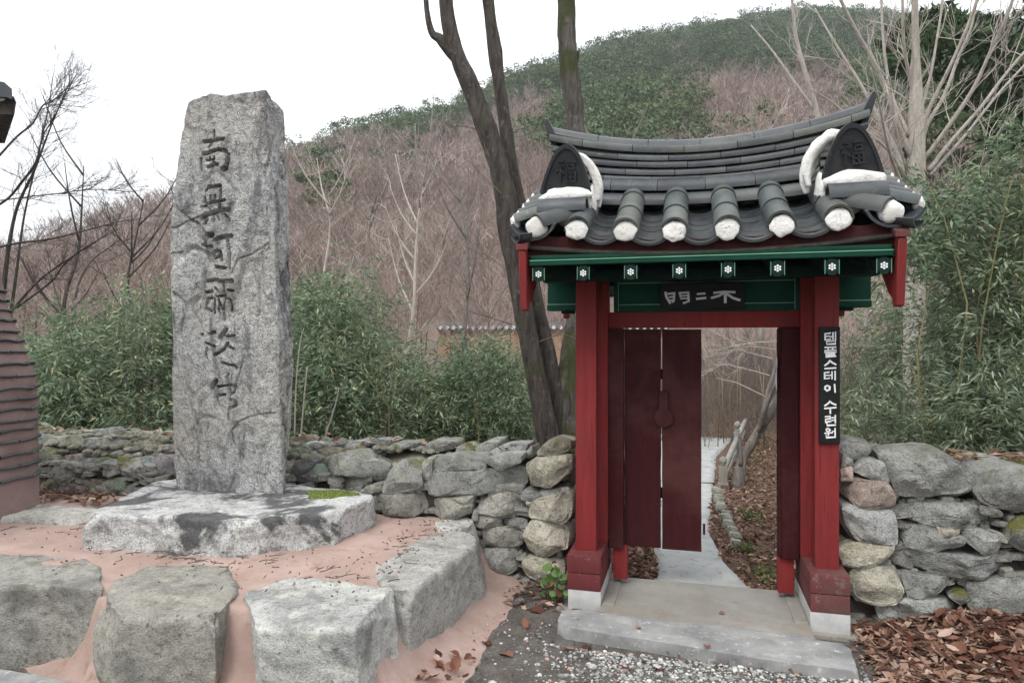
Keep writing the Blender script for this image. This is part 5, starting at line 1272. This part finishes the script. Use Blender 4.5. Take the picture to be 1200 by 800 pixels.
# ------------------------------------------------------------------ bamboo
def leaf_cloud(name, label, centers, n, mat, leaf=(.11, .013), seed=0, droop=.35, cane_mat='cane', canes=30, zmin=.1, dens=None):
    """centers: (x, y, height, radius) of the clumps; many small pointed leaves in sprays along arching canes"""
    r = np.random.default_rng(seed); cs = np.array(centers, float); w = cs[:, 2] * cs[:, 3]; w = w / w.sum()
    ns = n // 7; sp = r.integers(0, ns, n)
    # plumes: every cane carries its own narrow, arching plume of leaf sprays
    K = max(12, n // 560); kc = cs[r.choice(len(cs), K, p=w)]; ka = r.uniform(0, 6.283, K); kr = kc[:, 3] * np.sqrt(r.uniform(0, 1, K))
    kb = np.stack([kc[:, 0] + np.cos(ka) * kr, kc[:, 1] + np.sin(ka) * kr], -1); kh = kc[:, 2] * r.uniform(.62, 1.02, K)
    la = r.uniform(0, 6.283, K); ll = kh * r.uniform(.03, .16, K)
    ki = r.choice(K, ns, p=kh / kh.sum()); hh = r.uniform(.06, 1, ns) ** .85
    pr = (.055 + .20 * np.sin(np.clip(hh, 0, 1) * 2.6) ** .8) * r.uniform(.3, 1.15, ns); ang = r.uniform(0, 2 * np.pi, ns)
    arch = ll[ki] * hh ** 2.2
    S = np.stack([kb[ki, 0] + np.cos(la[ki]) * arch + np.cos(ang) * pr, kb[ki, 1] + np.sin(la[ki]) * arch + np.sin(ang) * pr, zmin + hh * (kh[ki] - zmin)], -1)
    sdir = np.stack([np.cos(ang), np.sin(ang), r.uniform(-.4, .8, ns)], -1) + r.normal(0, .35, (ns, 3))
    tint_s = r.uniform(0, 1, ns)
    P_ = S[sp] + r.normal(0, .035, (n, 3)) + sdir[sp] * r.uniform(0, .12, n)[:, None]
    dd_ = sdir[sp] + r.normal(0, .55, (n, 3)); dd_[:, 2] -= droop; dd_ /= np.linalg.norm(dd_, axis=1)[:, None]
    side = np.cross(dd_, r.normal(0, 1, (n, 3))); side /= np.linalg.norm(side, axis=1)[:, None]
    Ls = leaf[0] * r.uniform(.6, 1.35, n)[:, None]; Ws = leaf[1] * r.uniform(.7, 1.3, n)[:, None]
    V = np.stack([P_, P_ + dd_ * Ls * .4 + side * Ws, P_ + dd_ * Ls - np.array([0, 0, .01]), P_ + dd_ * Ls * .4 - side * Ws], 1).reshape(-1, 3)
    F = np.arange(n * 4).reshape(n, 4)
    ktint = r.uniform(-.16, .2, K)
    tt = np.clip(.45 + ktint[ki[sp]] + .3 * (tint_s[sp] - .5) + r.normal(0, .16, n) + (r.uniform(0, 1, n) > .985) * .5, 0, 1)
    root = tag(empty(name, (float(cs[0, 0]), float(cs[0, 1]), 0)), label, 'bamboo'); b = np.array(root.location)
    lo = obj('leaves', V - b, F, M[mat], root, False, cols=np.repeat(tt, 4)); lo['kind'] = 'stuff'
    CV, CF, CT = [], [], []
    for i in range(canes):
        c = cs[r.choice(len(cs), p=w)]; a = r.uniform(0, 6.28); q = c[3] * r.uniform(0, .8); p0 = np.array([c[0] + math.cos(a) * q, c[1] + math.sin(a) * q, 0])
        h = c[2] * r.uniform(.75, 1.05); p1 = p0 + np.array([r.normal() * .12, r.normal() * .12, h * .6]); p2 = p1 + np.array([r.normal() * .22, r.normal() * .22, h * .4])
        v, f = tube_data([tuple(p0 - b), tuple(p1 - b), tuple(p2 - b)], [.011, .009, .003], 5, 2); k = len(CV); CV += [tuple(x) for x in v]; CF += [tuple(j + k for j in g) for g in f if len(g) == 4]; CT += [r.uniform(0, 1)] * len(v)
    co = obj('canes', np.array(CV), np.array(CF), M['cane'], root, True, cols=CT); co['kind'] = 'stuff'
    return root
def clump(px_, ytop, Y_, r_):     # crown reaching the picture height ytop
    return ((px_ - 600) / 800 * Y_, Y_, EYE + (400 - ytop) / 800 * Y_, r_)
leaf_cloud('bamboo_thicket', 'green bamboo thicket behind the wall between the clay chimney and the pillar',
    [clump(60, 395, 7.6, .55), clump(110, 370, 8.0, .6), clump(150, 335, 8.4, .7), clump(190, 318, 8.2, .65), clump(235, 330, 8.6, .7), clump(20, 405, 8.4, .6), clump(85, 360, 9.5, .8), clump(290, 330, 8.6, .7), clump(-60, 400, 8, .8), clump(130, 420, 7.2, .5)], 60000, 'bamboo', (.085, .0085), 1)
leaf_cloud('bamboo_thicket', 'tallest feathery bamboo thicket immediately right of the pillar',
    [clump(350, 318, 8.0, .6), clump(385, 290, 8.2, .5), clump(415, 335, 8.0, .55), clump(452, 375, 7.8, .55), clump(365, 380, 7.4, .5), clump(430, 400, 7.2, .5), clump(480, 425, 7.8, .45), clump(400, 330, 9.0, .6)], 54000, 'bamboo', (.080, .008), 2)
leaf_cloud('bamboo_thicket', 'low darker bamboo thicket beside the twin-trunked tree',
    [clump(530, 410, 8.6, .5), clump(560, 392, 8.4, .5), clump(590, 400, 8.2, .45), clump(510, 435, 8.0, .5), clump(555, 450, 7.6, .5), clump(600, 440, 7.8, .35), clump(620, 480, 8.4, .4)], 36000, 'bamboo', (.078, .0078), 3)
leaf_cloud('bamboo_thicket', 'wide grey-green bamboo thicket behind the right wall',
    [clump(1000, 400, 7.2, .4), clump(1040, 350, 10.2, .6), clump(1085, 290, 10.2, .7), clump(1130, 230, 7.0, .55), clump(1180, 270, 6.8, .6), clump(1165, 330, 6.2, .5), clump(1110, 400, 6.2, .4), clump(1060, 465, 6.2, .4),
     clump(1200, 380, 5.9, .5), clump(1240, 280, 6.4, .7), clump(1300, 300, 6.6, .8), clump(1020, 440, 6.4, .35), clump(1150, 430, 5.7, .4)], 85000, 'bamboodark', (.085, .0085), 4, canes=50)
leaf_cloud('bamboo_thicket', 'leafy bamboo sprays hanging around the pale trunk right of the roof',
    [clump(1095, 205, 6.4, .35), clump(1130, 195, 6.6, .4), clump(1160, 200, 6.4, .4), clump(1195, 150, 6.6, .35)], 9000, 'bamboo', (.10, .010), 5, zmin=2.4, canes=10)
# dead canes in front of the bamboo
for i, (s, lab) in enumerate((('345,520 347,450 352,400 356,385', 'dry pale cane rising from the wall top just right of the pillar'), ('352,520 356,470 360,430', 'shorter dry cane beside the tall one just right of the pillar'),
                              ('378,520 388,490 394,470 397,455', 'bent dry twig standing on the wall right of the pillar'), ('392,440 393,390 393,360 394,325', 'brown dead cane standing inside the bamboo right of the pillar'))):
    Y_ = 6.0 if i < 3 else 7.2; v, f = tube_data([p - at(350, 520, Y_) for p in px_line(s, Y_)], [.008, .006, .005, .003][:len(s.split())], 6, 3); o = obj('dry_cane', v, f, M['twigpale'] if i < 3 else M['cane'], loc=at(350, 520, Y_)); tag(o, lab, 'cane')
# cane screen behind the path, seen through the doorway
SC = tag(empty('cane_screen', (3.2, 11.2, 0)), 'upright dry canes standing in brush seen through the doorway', 'canes')
r = random.Random(4)
for i in range(20):
    x = 2.6 + i * .105 + r.uniform(-.03, .03); y = 11.0 + r.uniform(-.4, .8); z0 = float(terrain(x, y)); h = r.uniform(1.0, 2.3)
    v, f = tube_data([(x - 3.2, y - 11.2, z0 + .4 * 0), (x - 3.2 + r.gauss(0, .03), y - 11.2, z0 + h * .5), (x - 3.2 + r.gauss(0, .06), y - 11.2, z0 + h)], [.008, .008, .005], 5, 1); obj('cane', v, f, M['drycane'], SC)
def tangle(name, label, x0, x1, y0, y1, n, seed, h=1.2, mat='twig', cat='brush'):
    r = random.Random(seed); st = []
    for _ in range(n):
        x = r.uniform(x0, x1); y = r.uniform(y0, y1); st.append(((x, y, float(terrain(x, y)) - .02), (r.gauss(0, .35), r.gauss(0, .3), 1)))
    return tag(twig_mesh(name, st, mat, None, 3, .5, seed, (0, 0, 0), .007, h * .5, .1), label, cat)
tangle('brush', 'tangled bare brush on the bank behind the doorway', 2.2, 5.5, 10.6, 15, 420, 1)
tangle('brush', 'tangled bare brush behind the left bamboo', -9, -3, 10, 15, 150, 2, 2.2, 'twig')
tangle('brush', 'tangled bare brush between the middle bamboo and the far tiled wall', -3, 1.5, 10.5, 17, 130, 3, 1.0, 'twig')
tangle('brush', 'tangled bare brush behind the bamboo on the right', 4.5, 9, 9, 14, 140, 4, 2.2, 'twig')

# ------------------------------------------------------------------ clay chimney and roof corner at the left edge
CY = 5.0
cx = (-40 - 600) / 800 * CY
CHM = tag(empty('clay_chimney', (cx, CY, 0)), 'round pink clay chimney ringed with thin dark tiles at the left edge', 'chimney')
def crad(z):
    y = 400 - (z - EYE) / CY * 800
    return (np.interp(y, [300, 360, 380, 400, 430, 450, 560, 640, 700], [-8, 5, 12, 20, 33, 37, 40, 40, 41]) + 40) / 800 * CY * .885
V, F = [], []; n = 72; zs = np.arange(-.02, 2.35, .02)
for z in zs:
    for k in range(n):
        a = 2 * math.pi * k / n; rr = crad(z) + .012 * noise.noise(Vector((math.cos(a) * 2, math.sin(a) * 2, z * 6))); V.append((rr * math.cos(a), rr * math.sin(a), z))
for i in range(len(zs) - 1):
    for k in range(n): a = i * n + k; b = i * n + (k + 1) % n; F.append((a, b, b + n, a + n))
F.append(tuple((len(zs) - 1) * n + k for k in range(n)))
obj('clay_body', V, F, M['chimney'], CHM)
for q, y in enumerate((340, 352, 363, 376, 388, 400, 412, 427, 440, 455, 467, 479, 492, 503, 515, 531, 544, 559)):
    z = EYE + (400 - y) / 800 * CY; parts_ = 11
    for pidx in range(parts_):
        a0 = -1.9 + pidx * .58 + (q % 2) * .28; a1 = a0 + .56; V, F = [], []; m = 8; R_ = crad(z) + .018
        for i in range(m + 1):
            a = a0 + (a1 - a0) * i / m; zz = z + (.012 * math.sin((i / m) * math.pi) if q % 2 else .002) + noise.noise(Vector((a * 2, q, 1))) * .006
            for rr, dz in ((R_ - .05, -.008), (R_, -.009), (R_ + .004, 0), (R_ - .002, .009), (R_ - .05, .008)): V.append((rr * math.cos(a), rr * math.sin(a), zz + dz))
        for i in range(m):
            for k in range(5): a, b = i * 5 + k, i * 5 + (k + 1) % 5; F.append((a, b, b + 5, a + 5))
        F.append(tuple(range(5))); F.append(tuple(m * 5 + k for k in range(5)))
        obj('tile_course', V, F, M['tile'], CHM, True, 40)
stone([(-3.6 - .25, .0), (-3.55, -.0), (-3.5, .18), (-3.62, .28), (-3.8, .26)], 0, .3, M['stone'], None, DARK, .2, name='boulder')
bo = bpy.data.objects['boulder']; bo.matrix_world = Matrix.Translation((.10, 4.78, 0)); tag(bo, 'dark rounded boulder at the foot of the clay chimney', 'boulder')
EA = tag(empty('house_roof', at(-60, 130, 3.4)), 'dark tiled corner of a neighbouring roof poking in at the upper left edge', 'roof')
def q3(px_, py_, Y_=3.4): return at(px_, py_, Y_) - at(-60, 130, 3.4)
m = MB()
for dy, col in ((0, 0),): pass
P1 = [q3(-900, 108), q3(16, 113), q3(19, 120), q3(17, 134), q3(-900, 132)]
m.add([tuple(p) for p in P1] + [tuple(p + Vector((-.42, .5, .0))) for p in P1], [(0, 4, 3, 2, 1), (5, 6, 7, 8, 9)] + [(i, (i + 1) % 5, 5 + (i + 1) % 5, 5 + i) for i in range(5)]); m.build('eave_beam', M['barkdark'], EA, False)
m = MB(); P1 = [q3(-900, 90), q3(-5, 97), q3(12, 100), q3(21, 108), q3(21, 120), q3(14, 117), q3(-900, 113)]
m.add([tuple(p + Vector((0, -.04, 0))) for p in P1] + [tuple(p + Vector((-.42, .5, .05))) for p in P1], [(0, 6, 5, 4, 3, 2, 1), tuple(range(7, 14))] + [(i, (i + 1) % 7, 7 + (i + 1) % 7, 7 + i) for i in range(7)]); m.build('roof_tiles', M['tile'], EA, False)
m = MB(); pz = q3(-330, 120, 3.55); m.box(pz.x - .09, pz.x + .09, pz.y - .02, pz.y + .16, -at(0, 130, 3.4).z, pz.z - .02, .01); m.build('post', M['barkdark'], EA)
m = MB(); m.box(pz.x - 2.2, pz.x + .08, pz.y + .16, pz.y + .36, -at(0, 130, 3.4).z, pz.z + .05, .01); m.build('wall', M['chimney'], EA)
o = tile_mesh(.05, .012, -8, 188, .3, 12); put(o, 'tile', M['tile'], along(q3(0, 108), (-.9, 1, .25)), EA); 
bo2 = blob('plaster_end', q3(0, 108), (.045, .02, .042), EA, 4)

# ------------------------------------------------------------------ gravel, twigs, fallen leaves
bm = bmesh.new(); bmesh.ops.create_icosphere(bm, subdivisions=1, radius=1); IV = np.array([v.co[:] for v in bm.verts]); IF = np.array([[v.index for v in f.verts] for f in bm.faces]); bm.free()
def pebbles(name, pts, sizes, mat, seed, flat=.65):
    r = np.random.default_rng(seed); VV, FF = [], []
    for i, (p, s) in enumerate(zip(pts, sizes)):
        w = IV * (1 + r.normal(size=IV.shape) * .16) * s * np.array([r.uniform(.8, 1.4), 1, flat]); a = r.uniform(0, 6.28); c, sn = math.cos(a), math.sin(a)
        w = np.stack([w[:, 0] * c - w[:, 1] * sn, w[:, 0] * sn + w[:, 1] * c, w[:, 2]], -1); VV.append(w + p + np.array([0, 0, s * .25])); FF.append(IF + i * len(IV))
    o = obj(name, np.concatenate(VV), np.concatenate(FF), mat, smooth=False); o['kind'] = 'stuff'; return o
n = 42000; S = rng.uniform(-2.0, 2.2, n); T = rng.uniform(-2.3, -.25, n)
cen = 1 / (1 + np.exp(-(S + .62 - .1 * np.sin(T * 5)) / .10)) * (.35 + .65 * sstep(1.15, .85, S)) * sstep(-.2, -.5, T + .0)
nz = np.array([noise.noise(Vector((a * 2.2, b * 2.2, 1))) for a, b in zip(S, T)])
front = sstep(-1.9, -1.2, T)
k = (rng.uniform(0, 1, n) < np.clip(cen * (.85 + nz * .9 + .3 * front) + .035, 0, 1)) & (S > -1.35 + .0 * T) & ~((T > -.55) & (T < -.2) & (np.abs(S + .02) < .8))
S, T = S[k], T[k]; Xp = O.x + U.x * S + D.x * T; Yp = O.y + U.y * S + D.y * T
pebbles('gravel', np.stack([Xp, Yp, np.zeros(len(Xp)) + groundz(Xp[:, None], Yp[:, None])[:, 0]], -1), rng.choice([.005, .007, .010, .014], len(Xp), p=[.42, .36, .17, .05]), M['pebble'], 3)
# a few larger pebbles, each one separate
for i, (s, t, sz, lab) in enumerate(((-.55, -.76, .024, 'whitish pebble at the left end of the gravel'), (-1.0, -1.05, .02, 'white pebble on the dark dirt near the platform corner'), (.02, -.50, .016, 'small brown pebble lying on the stone step'), (-1.12, .0, .035, 'dark fist-sized stone at the foot of the left wall'), (.35, -.86, .03, 'dark grey pebble among the gravel before the step'))):
    w = IV * (1 + rng.normal(size=IV.shape) * .08) * sz * np.array([1.3, 1, .7]); o = obj('pebble', w, IF, M['stone'], smooth=True, loc=wpt(s, t, .012 + (.062 if i == 2 else 0))); o.color = ((1.8, 1.8, 1.75, 0) if i < 2 else (.9, .5, .4, 0) if i == 2 else (.6, .6, .6, 0)); tag(o, lab, 'pebble')

def leaf_mesh(L, W, curl, bend, seed, lobes=0):
    r = random.Random(seed); n = 7; V, F = [], []
    for i in range(n + 1):
        u = i / n; w = W * math.sin(math.pi * min(1, u * .93 + .05)) ** .75 * (1 + (.12 * (-1) ** i if lobes else .05 * r.uniform(-1, 1)))
        x = L * (u - .5); z = bend * (u - .5) ** 2 * 4 * L * .3 + r.uniform(-.002, .002)
        V += [(x, -w, z + curl * w), (x, 0, z), (x, w, z + curl * w * r.uniform(.5, 1.3))]
    for i in range(n):
        a = i * 3; F += [(a, a + 1, a + 4, a + 3), (a + 1, a + 2, a + 5, a + 4)]
    F.append((1, 0, 2)) if False else None
    me = bpy.data.meshes.new('fallen_leaf'); me.from_pydata(V, [], F); me.update(); me.polygons.foreach_set('use_smooth', [True] * len(F)); me.materials.append(M['leaf']); return me
LM = [leaf_mesh(.095, .024, .5, .5, 1), leaf_mesh(.085, .028, .3, -.4, 2), leaf_mesh(.11, .026, .8, .3, 3), leaf_mesh(.10, .036, .4, .6, 4, 1), leaf_mesh(.07, .024, -.4, .3, 5), leaf_mesh(.12, .034, .2, -.5, 6, 1), leaf_mesh(.06, .018, 1.0, .5, 7)]
def drop_leaf(s, t, z, parent, sc=1.0, tilt=.35):
    o = bpy.data.objects.new('fallen_leaf', random.choice(LM)); COL.objects.link(o)
    o.location = wpt(s, t, z); o.rotation_euler = (random.gauss(0, tilt), random.gauss(0, tilt), random.uniform(0, 6.28)); o.scale = (sc,) * 3
    o.parent = parent; return o
def gz(s, t):
    p = wpt(s, t); return float(groundz(np.array([[p.x]]), np.array([[p.y]]))[0, 0])
cnt = 0
while cnt < 235:      # the heap along the right wall
    s = random.uniform(.84, 2.25); t = random.uniform(-.75, .18)
    if t < -.12 - .42 * min(1, (s - .80) / .5) and random.random() > .10: continue
    if s < .95 and t > .0: continue
    drop_leaf(s, t, gz(s, t) + random.uniform(.008, .045), ground, random.uniform(.55, 1.1), .55); cnt += 1
for _ in range(34):   # drift against the foot of the platform
    s = random.gauss(-1.30, .06); t = random.uniform(-1.45, -.88); drop_leaf(s, t, .02 + random.uniform(0, .05), ground, random.uniform(.55, .85), .5)
SOLO = ((-1.02, -.72, 'large rust brown leaf lying on the dirt beside the platform'), (-1.16, -.62, 'darker leaf beside the platform foot'), (-.70, -.60, 'curled orange leaf between the gravel and the wall'), (-.62, -.50, 'smaller orange leaf touching the gravel edge'), (-.98, -.12, 'pale pinkish leaf on the dirt before the left wall'), (-.78, -.10, 'pale leaf nearest the left gate post'),
        (-1.3, -.42, 'rust leaf lying at the edge of the pink clay'), (-.22, -.70, 'brown leaf on the gravel below the step'), (-.38, -.72, 'orange leaf on the gravel near the left end of the step'), (-.3, -1.02, 'leaf on the gravel at the bottom of the view'), (-.1, -1.0, 'pinkish leaf on the gravel at the bottom of the view'), (-.98, .10, 'brown leaf tucked under the left wall'), (-1.0, -.35, 'bleached leaf in the middle of the dirt'), (-.72, -.27, 'rust leaf resting on the left end of the step'))
for s, t, _ in SOLO: drop_leaf(s, t, gz(s, t) + .012 + (.06 if s == -.72 else 0), ground, .85, .2)
drop_leaf(-.35, -.32, .062, ground, .6, .1); drop_leaf(.12, .05, .048, ground, .5, .1)
def litter(name, n, fs, ft, seed, size=(.05, .018), zf=gz):
    r = np.random.default_rng(seed); V, F, = [], []
    for i in range(n):
        s, t = fs(r), ft(r); p = wpt(s, t); z = zf(s, t) + r.uniform(.004, .03); a = r.uniform(0, 6.28); L_ = size[0] * r.uniform(.6, 1.3); W_ = size[1] * r.uniform(.6, 1.3)
        d = np.array([math.cos(a), math.sin(a), r.normal() * .35]); e = np.array([-math.sin(a), math.cos(a), r.normal() * .4]); c = np.array([p.x, p.y, z])
        k = len(V); V += [c - d * L_, c - d * L_ * .2 + e * W_ + [0, 0, .006], c + d * L_, c - d * L_ * .1 - e * W_ + [0, 0, .004], c + [0, 0, -.004]]
        F += [(k, k + 1, k + 4), (k + 1, k + 2, k + 4), (k + 2, k + 3, k + 4), (k + 3, k, k + 4)]
    o = obj(name, np.array(V), np.array(F), M['leafstuff'], smooth=False); o['kind'] = 'stuff'; return o
litter('leaf_litter', 1500, lambda r: r.uniform(.84, 2.5), lambda r: r.uniform(-.6, .2), 1, (.045, .018))
litter('leaf_litter', 1600, lambda r: r.uniform(.80, 2.5), lambda r: r.uniform(-.8, .15), 11, (.018, .009))
litter('leaf_litter', 260, lambda r: r.uniform(-1.5, .9), lambda r: r.uniform(-1.6, -.2), 12, (.014, .007))
pathx = lambda t: np.interp(t, [.57, 1.1, 2.0, 2.5, 4.1, 8], [.36, .20, .12, .14, .24, .75])
def bs(r): bs.t = .62 + r.uniform(0, 1) ** 1.3 * 7.5; return float(pathx(bs.t)) + abs(r.normal()) * .9 - .04
litter('leaf_litter', 3800, bs, lambda r: bs.t, 2, (.020, .009)); litter('leaf_litter', 2600, bs, lambda r: bs.t, 32, (.034, .014))
def bl(r): bl.t = .62 + r.uniform(0, 1) * 3; return -.30 - abs(r.normal()) * .25 - .06 * (bl.t > 1.1)
litter('leaf_litter', 1500, bl, lambda r: bl.t, 3, (.034, .014))
litter('leaf_litter', 350, lambda r: r.uniform(-6.2, -3.4), lambda r: r.uniform(.0, .3), 4, (.05, .02), lambda s, t: .03 if s < -5.6 else (.42 if t < .33 else .86))
litter('leaf_litter', 90, lambda r: r.uniform(-6.0, -.95), lambda r: r.uniform(.5, .85), 5, (.035, .014), lambda s, t: .885)
litter('leaf_litter', 160, lambda r: r.uniform(.9, 2.6), lambda r: r.uniform(.4, .8), 6, (.035, .014), lambda s, t: .95)
litter('leaf_litter', 160, lambda r: r.uniform(-1.25, -.75), lambda r: r.uniform(-.1, .3), 7, (.028, .012))
# low green weed by the left post
WD = tag(empty('green_weed', wpt(-.90, .03, 0)), 'small green leafy weed growing beside the left gate post', 'weed'); r = random.Random(2)
for i in range(34):
    h = r.uniform(.04, .26); a = r.uniform(0, 6.28); rad_ = r.uniform(0, .085); c = Vector((math.cos(a) * rad_, math.sin(a) * rad_ * .7, h)); x = Vector((r.gauss(0, 1), r.gauss(0, 1), r.gauss(0, .4))).normalized(); y = x.cross(Vector((r.gauss(0, .4), -.8, .7))).normalized(); L_ = r.uniform(.022, .038)
    pts = [c + x * L_ * math.cos(q) + y * L_ * .78 * math.sin(q) + Vector((0, 0, -.004 * (q == 0))) for q in np.linspace(0, 6.283, 9)[:-1]]
    obj('leaf', [c + Vector((0, 0, .004))] + pts, [(0, 1 + k, 1 + (k + 1) % 8) for k in range(8)], M['green_leaf'] if i % 6 else M['leaf'], WD)
twig_mesh('stems', [(WD.location + Vector((r.gauss(0, .03), r.gauss(0, .02), 0)), (r.gauss(0, .3), r.gauss(0, .2), 1)) for _ in range(7)], 'twigdark', WD, 1, .4, 3, WD.location, .0022, .14)
# dry twigs lying on the pink platform
for i in range(64):
    g = random.choice([(-2.0, -1.0, .30, .10), (-2.35, -.95, .25, .12), (-1.75, -.25, .16, .35), (-3.1, -.98, .35, .08), (-3.6, -.75, .3, .12), (-1.7, -.6, .12, .3), (-2.8, -.98, .2, .06), (-4.2, -.6, .3, .2)])
    s, t = random.gauss(g[0], g[2] * .6), random.gauss(g[1], g[3] * .6); s, t = min(s, -1.52), max(t, -1.3); p = wpt(s, t, .445 + random.uniform(0, .008)); a = random.gauss(.25, .7); L_ = random.uniform(.04, .12); c = Vector((0, 0, 0))
    pts = []; d = a
    for q in range(5): pts.append(c.copy()); d += random.gauss(0, .45); c += Vector((math.cos(d), math.sin(d), random.gauss(0, .05))) * L_ / 4
    v, f = tube_data(pts, [.0028, .0026, .0024, .002, .0014], 5, 2); v2, f2 = tube_data([pts[2], pts[2] + Vector((math.cos(d + 1), math.sin(d + 1), .1)) * L_ * .25, pts[2] + Vector((math.cos(d + .6), math.sin(d + .6), .1)) * L_ * .45], [.002, .0016, .001], 4, 1)
    o = obj('dry_twig', list(v) + list(v2), list(f) + [tuple(j + len(v) for j in g_) for g_ in f2], M['twigdark'], loc=p); tag(o, 'small dark dry twig scattered on the pink clay platform', 'twig', 'dry twigs scattered on the pink platform')
# thin wires strung behind the left bamboo
for i, (a, b, Y0, Y1, lab) in enumerate(((('30,505'), ('210,492'), 6.6, 6.8, 'thin wire strung in front of the left bamboo'), ('330,488', '660,455', 6.9, 7.2, 'upper thin wire strung in front of the middle bamboo'), ('330,500', '660,478', 6.9, 7.2, 'lower thin wire strung in front of the middle bamboo'))):
    ax, ay = map(float, a.split(',')); bx, by = map(float, b.split(',')); p0, p1 = at(ax, ay, Y0), at(bx, by, Y1); mid = (p0 + p1) / 2 - Vector((0, 0, .04))
    v, f = tube_data([Vector((0, 0, 0)), mid - p0, p1 - p0], [.0035] * 3, 5, 6); tag(obj('wire', v, f, M['core'], loc=p0), lab, 'wire')
# ------------------------------------------------------------------ the thin winter haze over the valley
m = MB(); m.box(-330, 330, -12, 420, -1.2, 135, 0); hz = m.build('haze', None, None, False, None); hz['kind'] = 'stuff'
hm = bpy.data.materials.new('thin_haze'); hm.use_nodes = True; hn = hm.node_tree; [hn.nodes.remove(x) for x in list(hn.nodes)]
ho = hn.nodes.new('ShaderNodeOutputMaterial'); hv = hn.nodes.new('ShaderNodeVolumePrincipled'); hv.inputs['Color'].default_value = (.93, .95, 1, 1); hv.inputs['Density'].default_value = .0005; hv.inputs['Anisotropy'].default_value = .2
hn.links.new(hv.outputs[0], ho.inputs['Volume']); hz.data.materials.append(hm)

# fine debris and grit blown over the clay bed and the dirt
litter('leaf_litter', 170, lambda r: r.uniform(-4.6, -1.55), lambda r: r.normal(-.98, .22), 21, (.009, .0035), lambda s, t: .425)
litter('leaf_litter', 110, lambda r: r.normal(-1.75, .16), lambda r: r.uniform(-.9, .28), 22, (.010, .004), lambda s, t: .42)
nn = 900; S2 = np.concatenate([rng.uniform(-4.6, -1.6, nn // 2), rng.normal(-1.38, .09, nn // 2)]); T2 = np.concatenate([rng.uniform(-1.1, .2, nn // 2), rng.uniform(-1.2, .2, nn // 2)])
Z2 = np.concatenate([np.full(nn // 2, .405), np.full(nn // 2, .03)])
kk = ~((S2 < -2.1) & (T2 > -.9)); S2, T2, Z2 = S2[kk], T2[kk], Z2[kk]
pebbles('grit', np.stack([O.x + U.x * S2 + D.x * T2, O.y + U.y * S2 + D.y * T2, Z2], -1), rng.choice([.0025, .004, .006], len(S2), p=[.6, .3, .1]), M['pebble'], 9)

# low green undergrowth on the bank behind the gate
def greens(name, n, cs_, seed):
    r = np.random.default_rng(seed); V, F = [], []
    for i in range(n):
        s0, t0, rr, hh = cs_[r.integers(len(cs_))]; s, t = s0 + r.normal() * rr, t0 + r.normal() * rr * 1.6; p = wpt(s, t); z = gz(s, t) + r.uniform(0, hh)
        d = r.normal(size=3); d[2] = abs(d[2]) * .6; d /= np.linalg.norm(d); e = np.cross(d, r.normal(size=3)); e /= np.linalg.norm(e); L_ = r.uniform(.02, .05); c = np.array([p.x, p.y, z]); k = len(V)
        V += [c, c + d * L_ * .5 + e * L_ * .2, c + d * L_, c + d * L_ * .5 - e * L_ * .2]; F.append((k, k + 1, k + 2, k + 3))
    o = obj(name, np.array(V), np.array(F), M['moss2'], smooth=False); o['kind'] = 'stuff'
M['moss2'] = tinted('undergrowth_leaf', [(0, (.05, .08, .03)), (.6, (.10, .14, .05)), (.8, (.2, .2, .08)), (1, (.28, .2, .1))], .8, .2, 'island')
greens('undergrowth', 1900, [(.45, .95, .05, .06), (.36, 1.5, .03, .05), (.7, 5.4, .25, .2), (1.1, 6.8, .3, .35), (.9, 7.8, .5, .4), (.5, 2.6, .06, .05), (.1, 8.6, .4, .4), (1.3, 5.0, .2, .15)], 6)
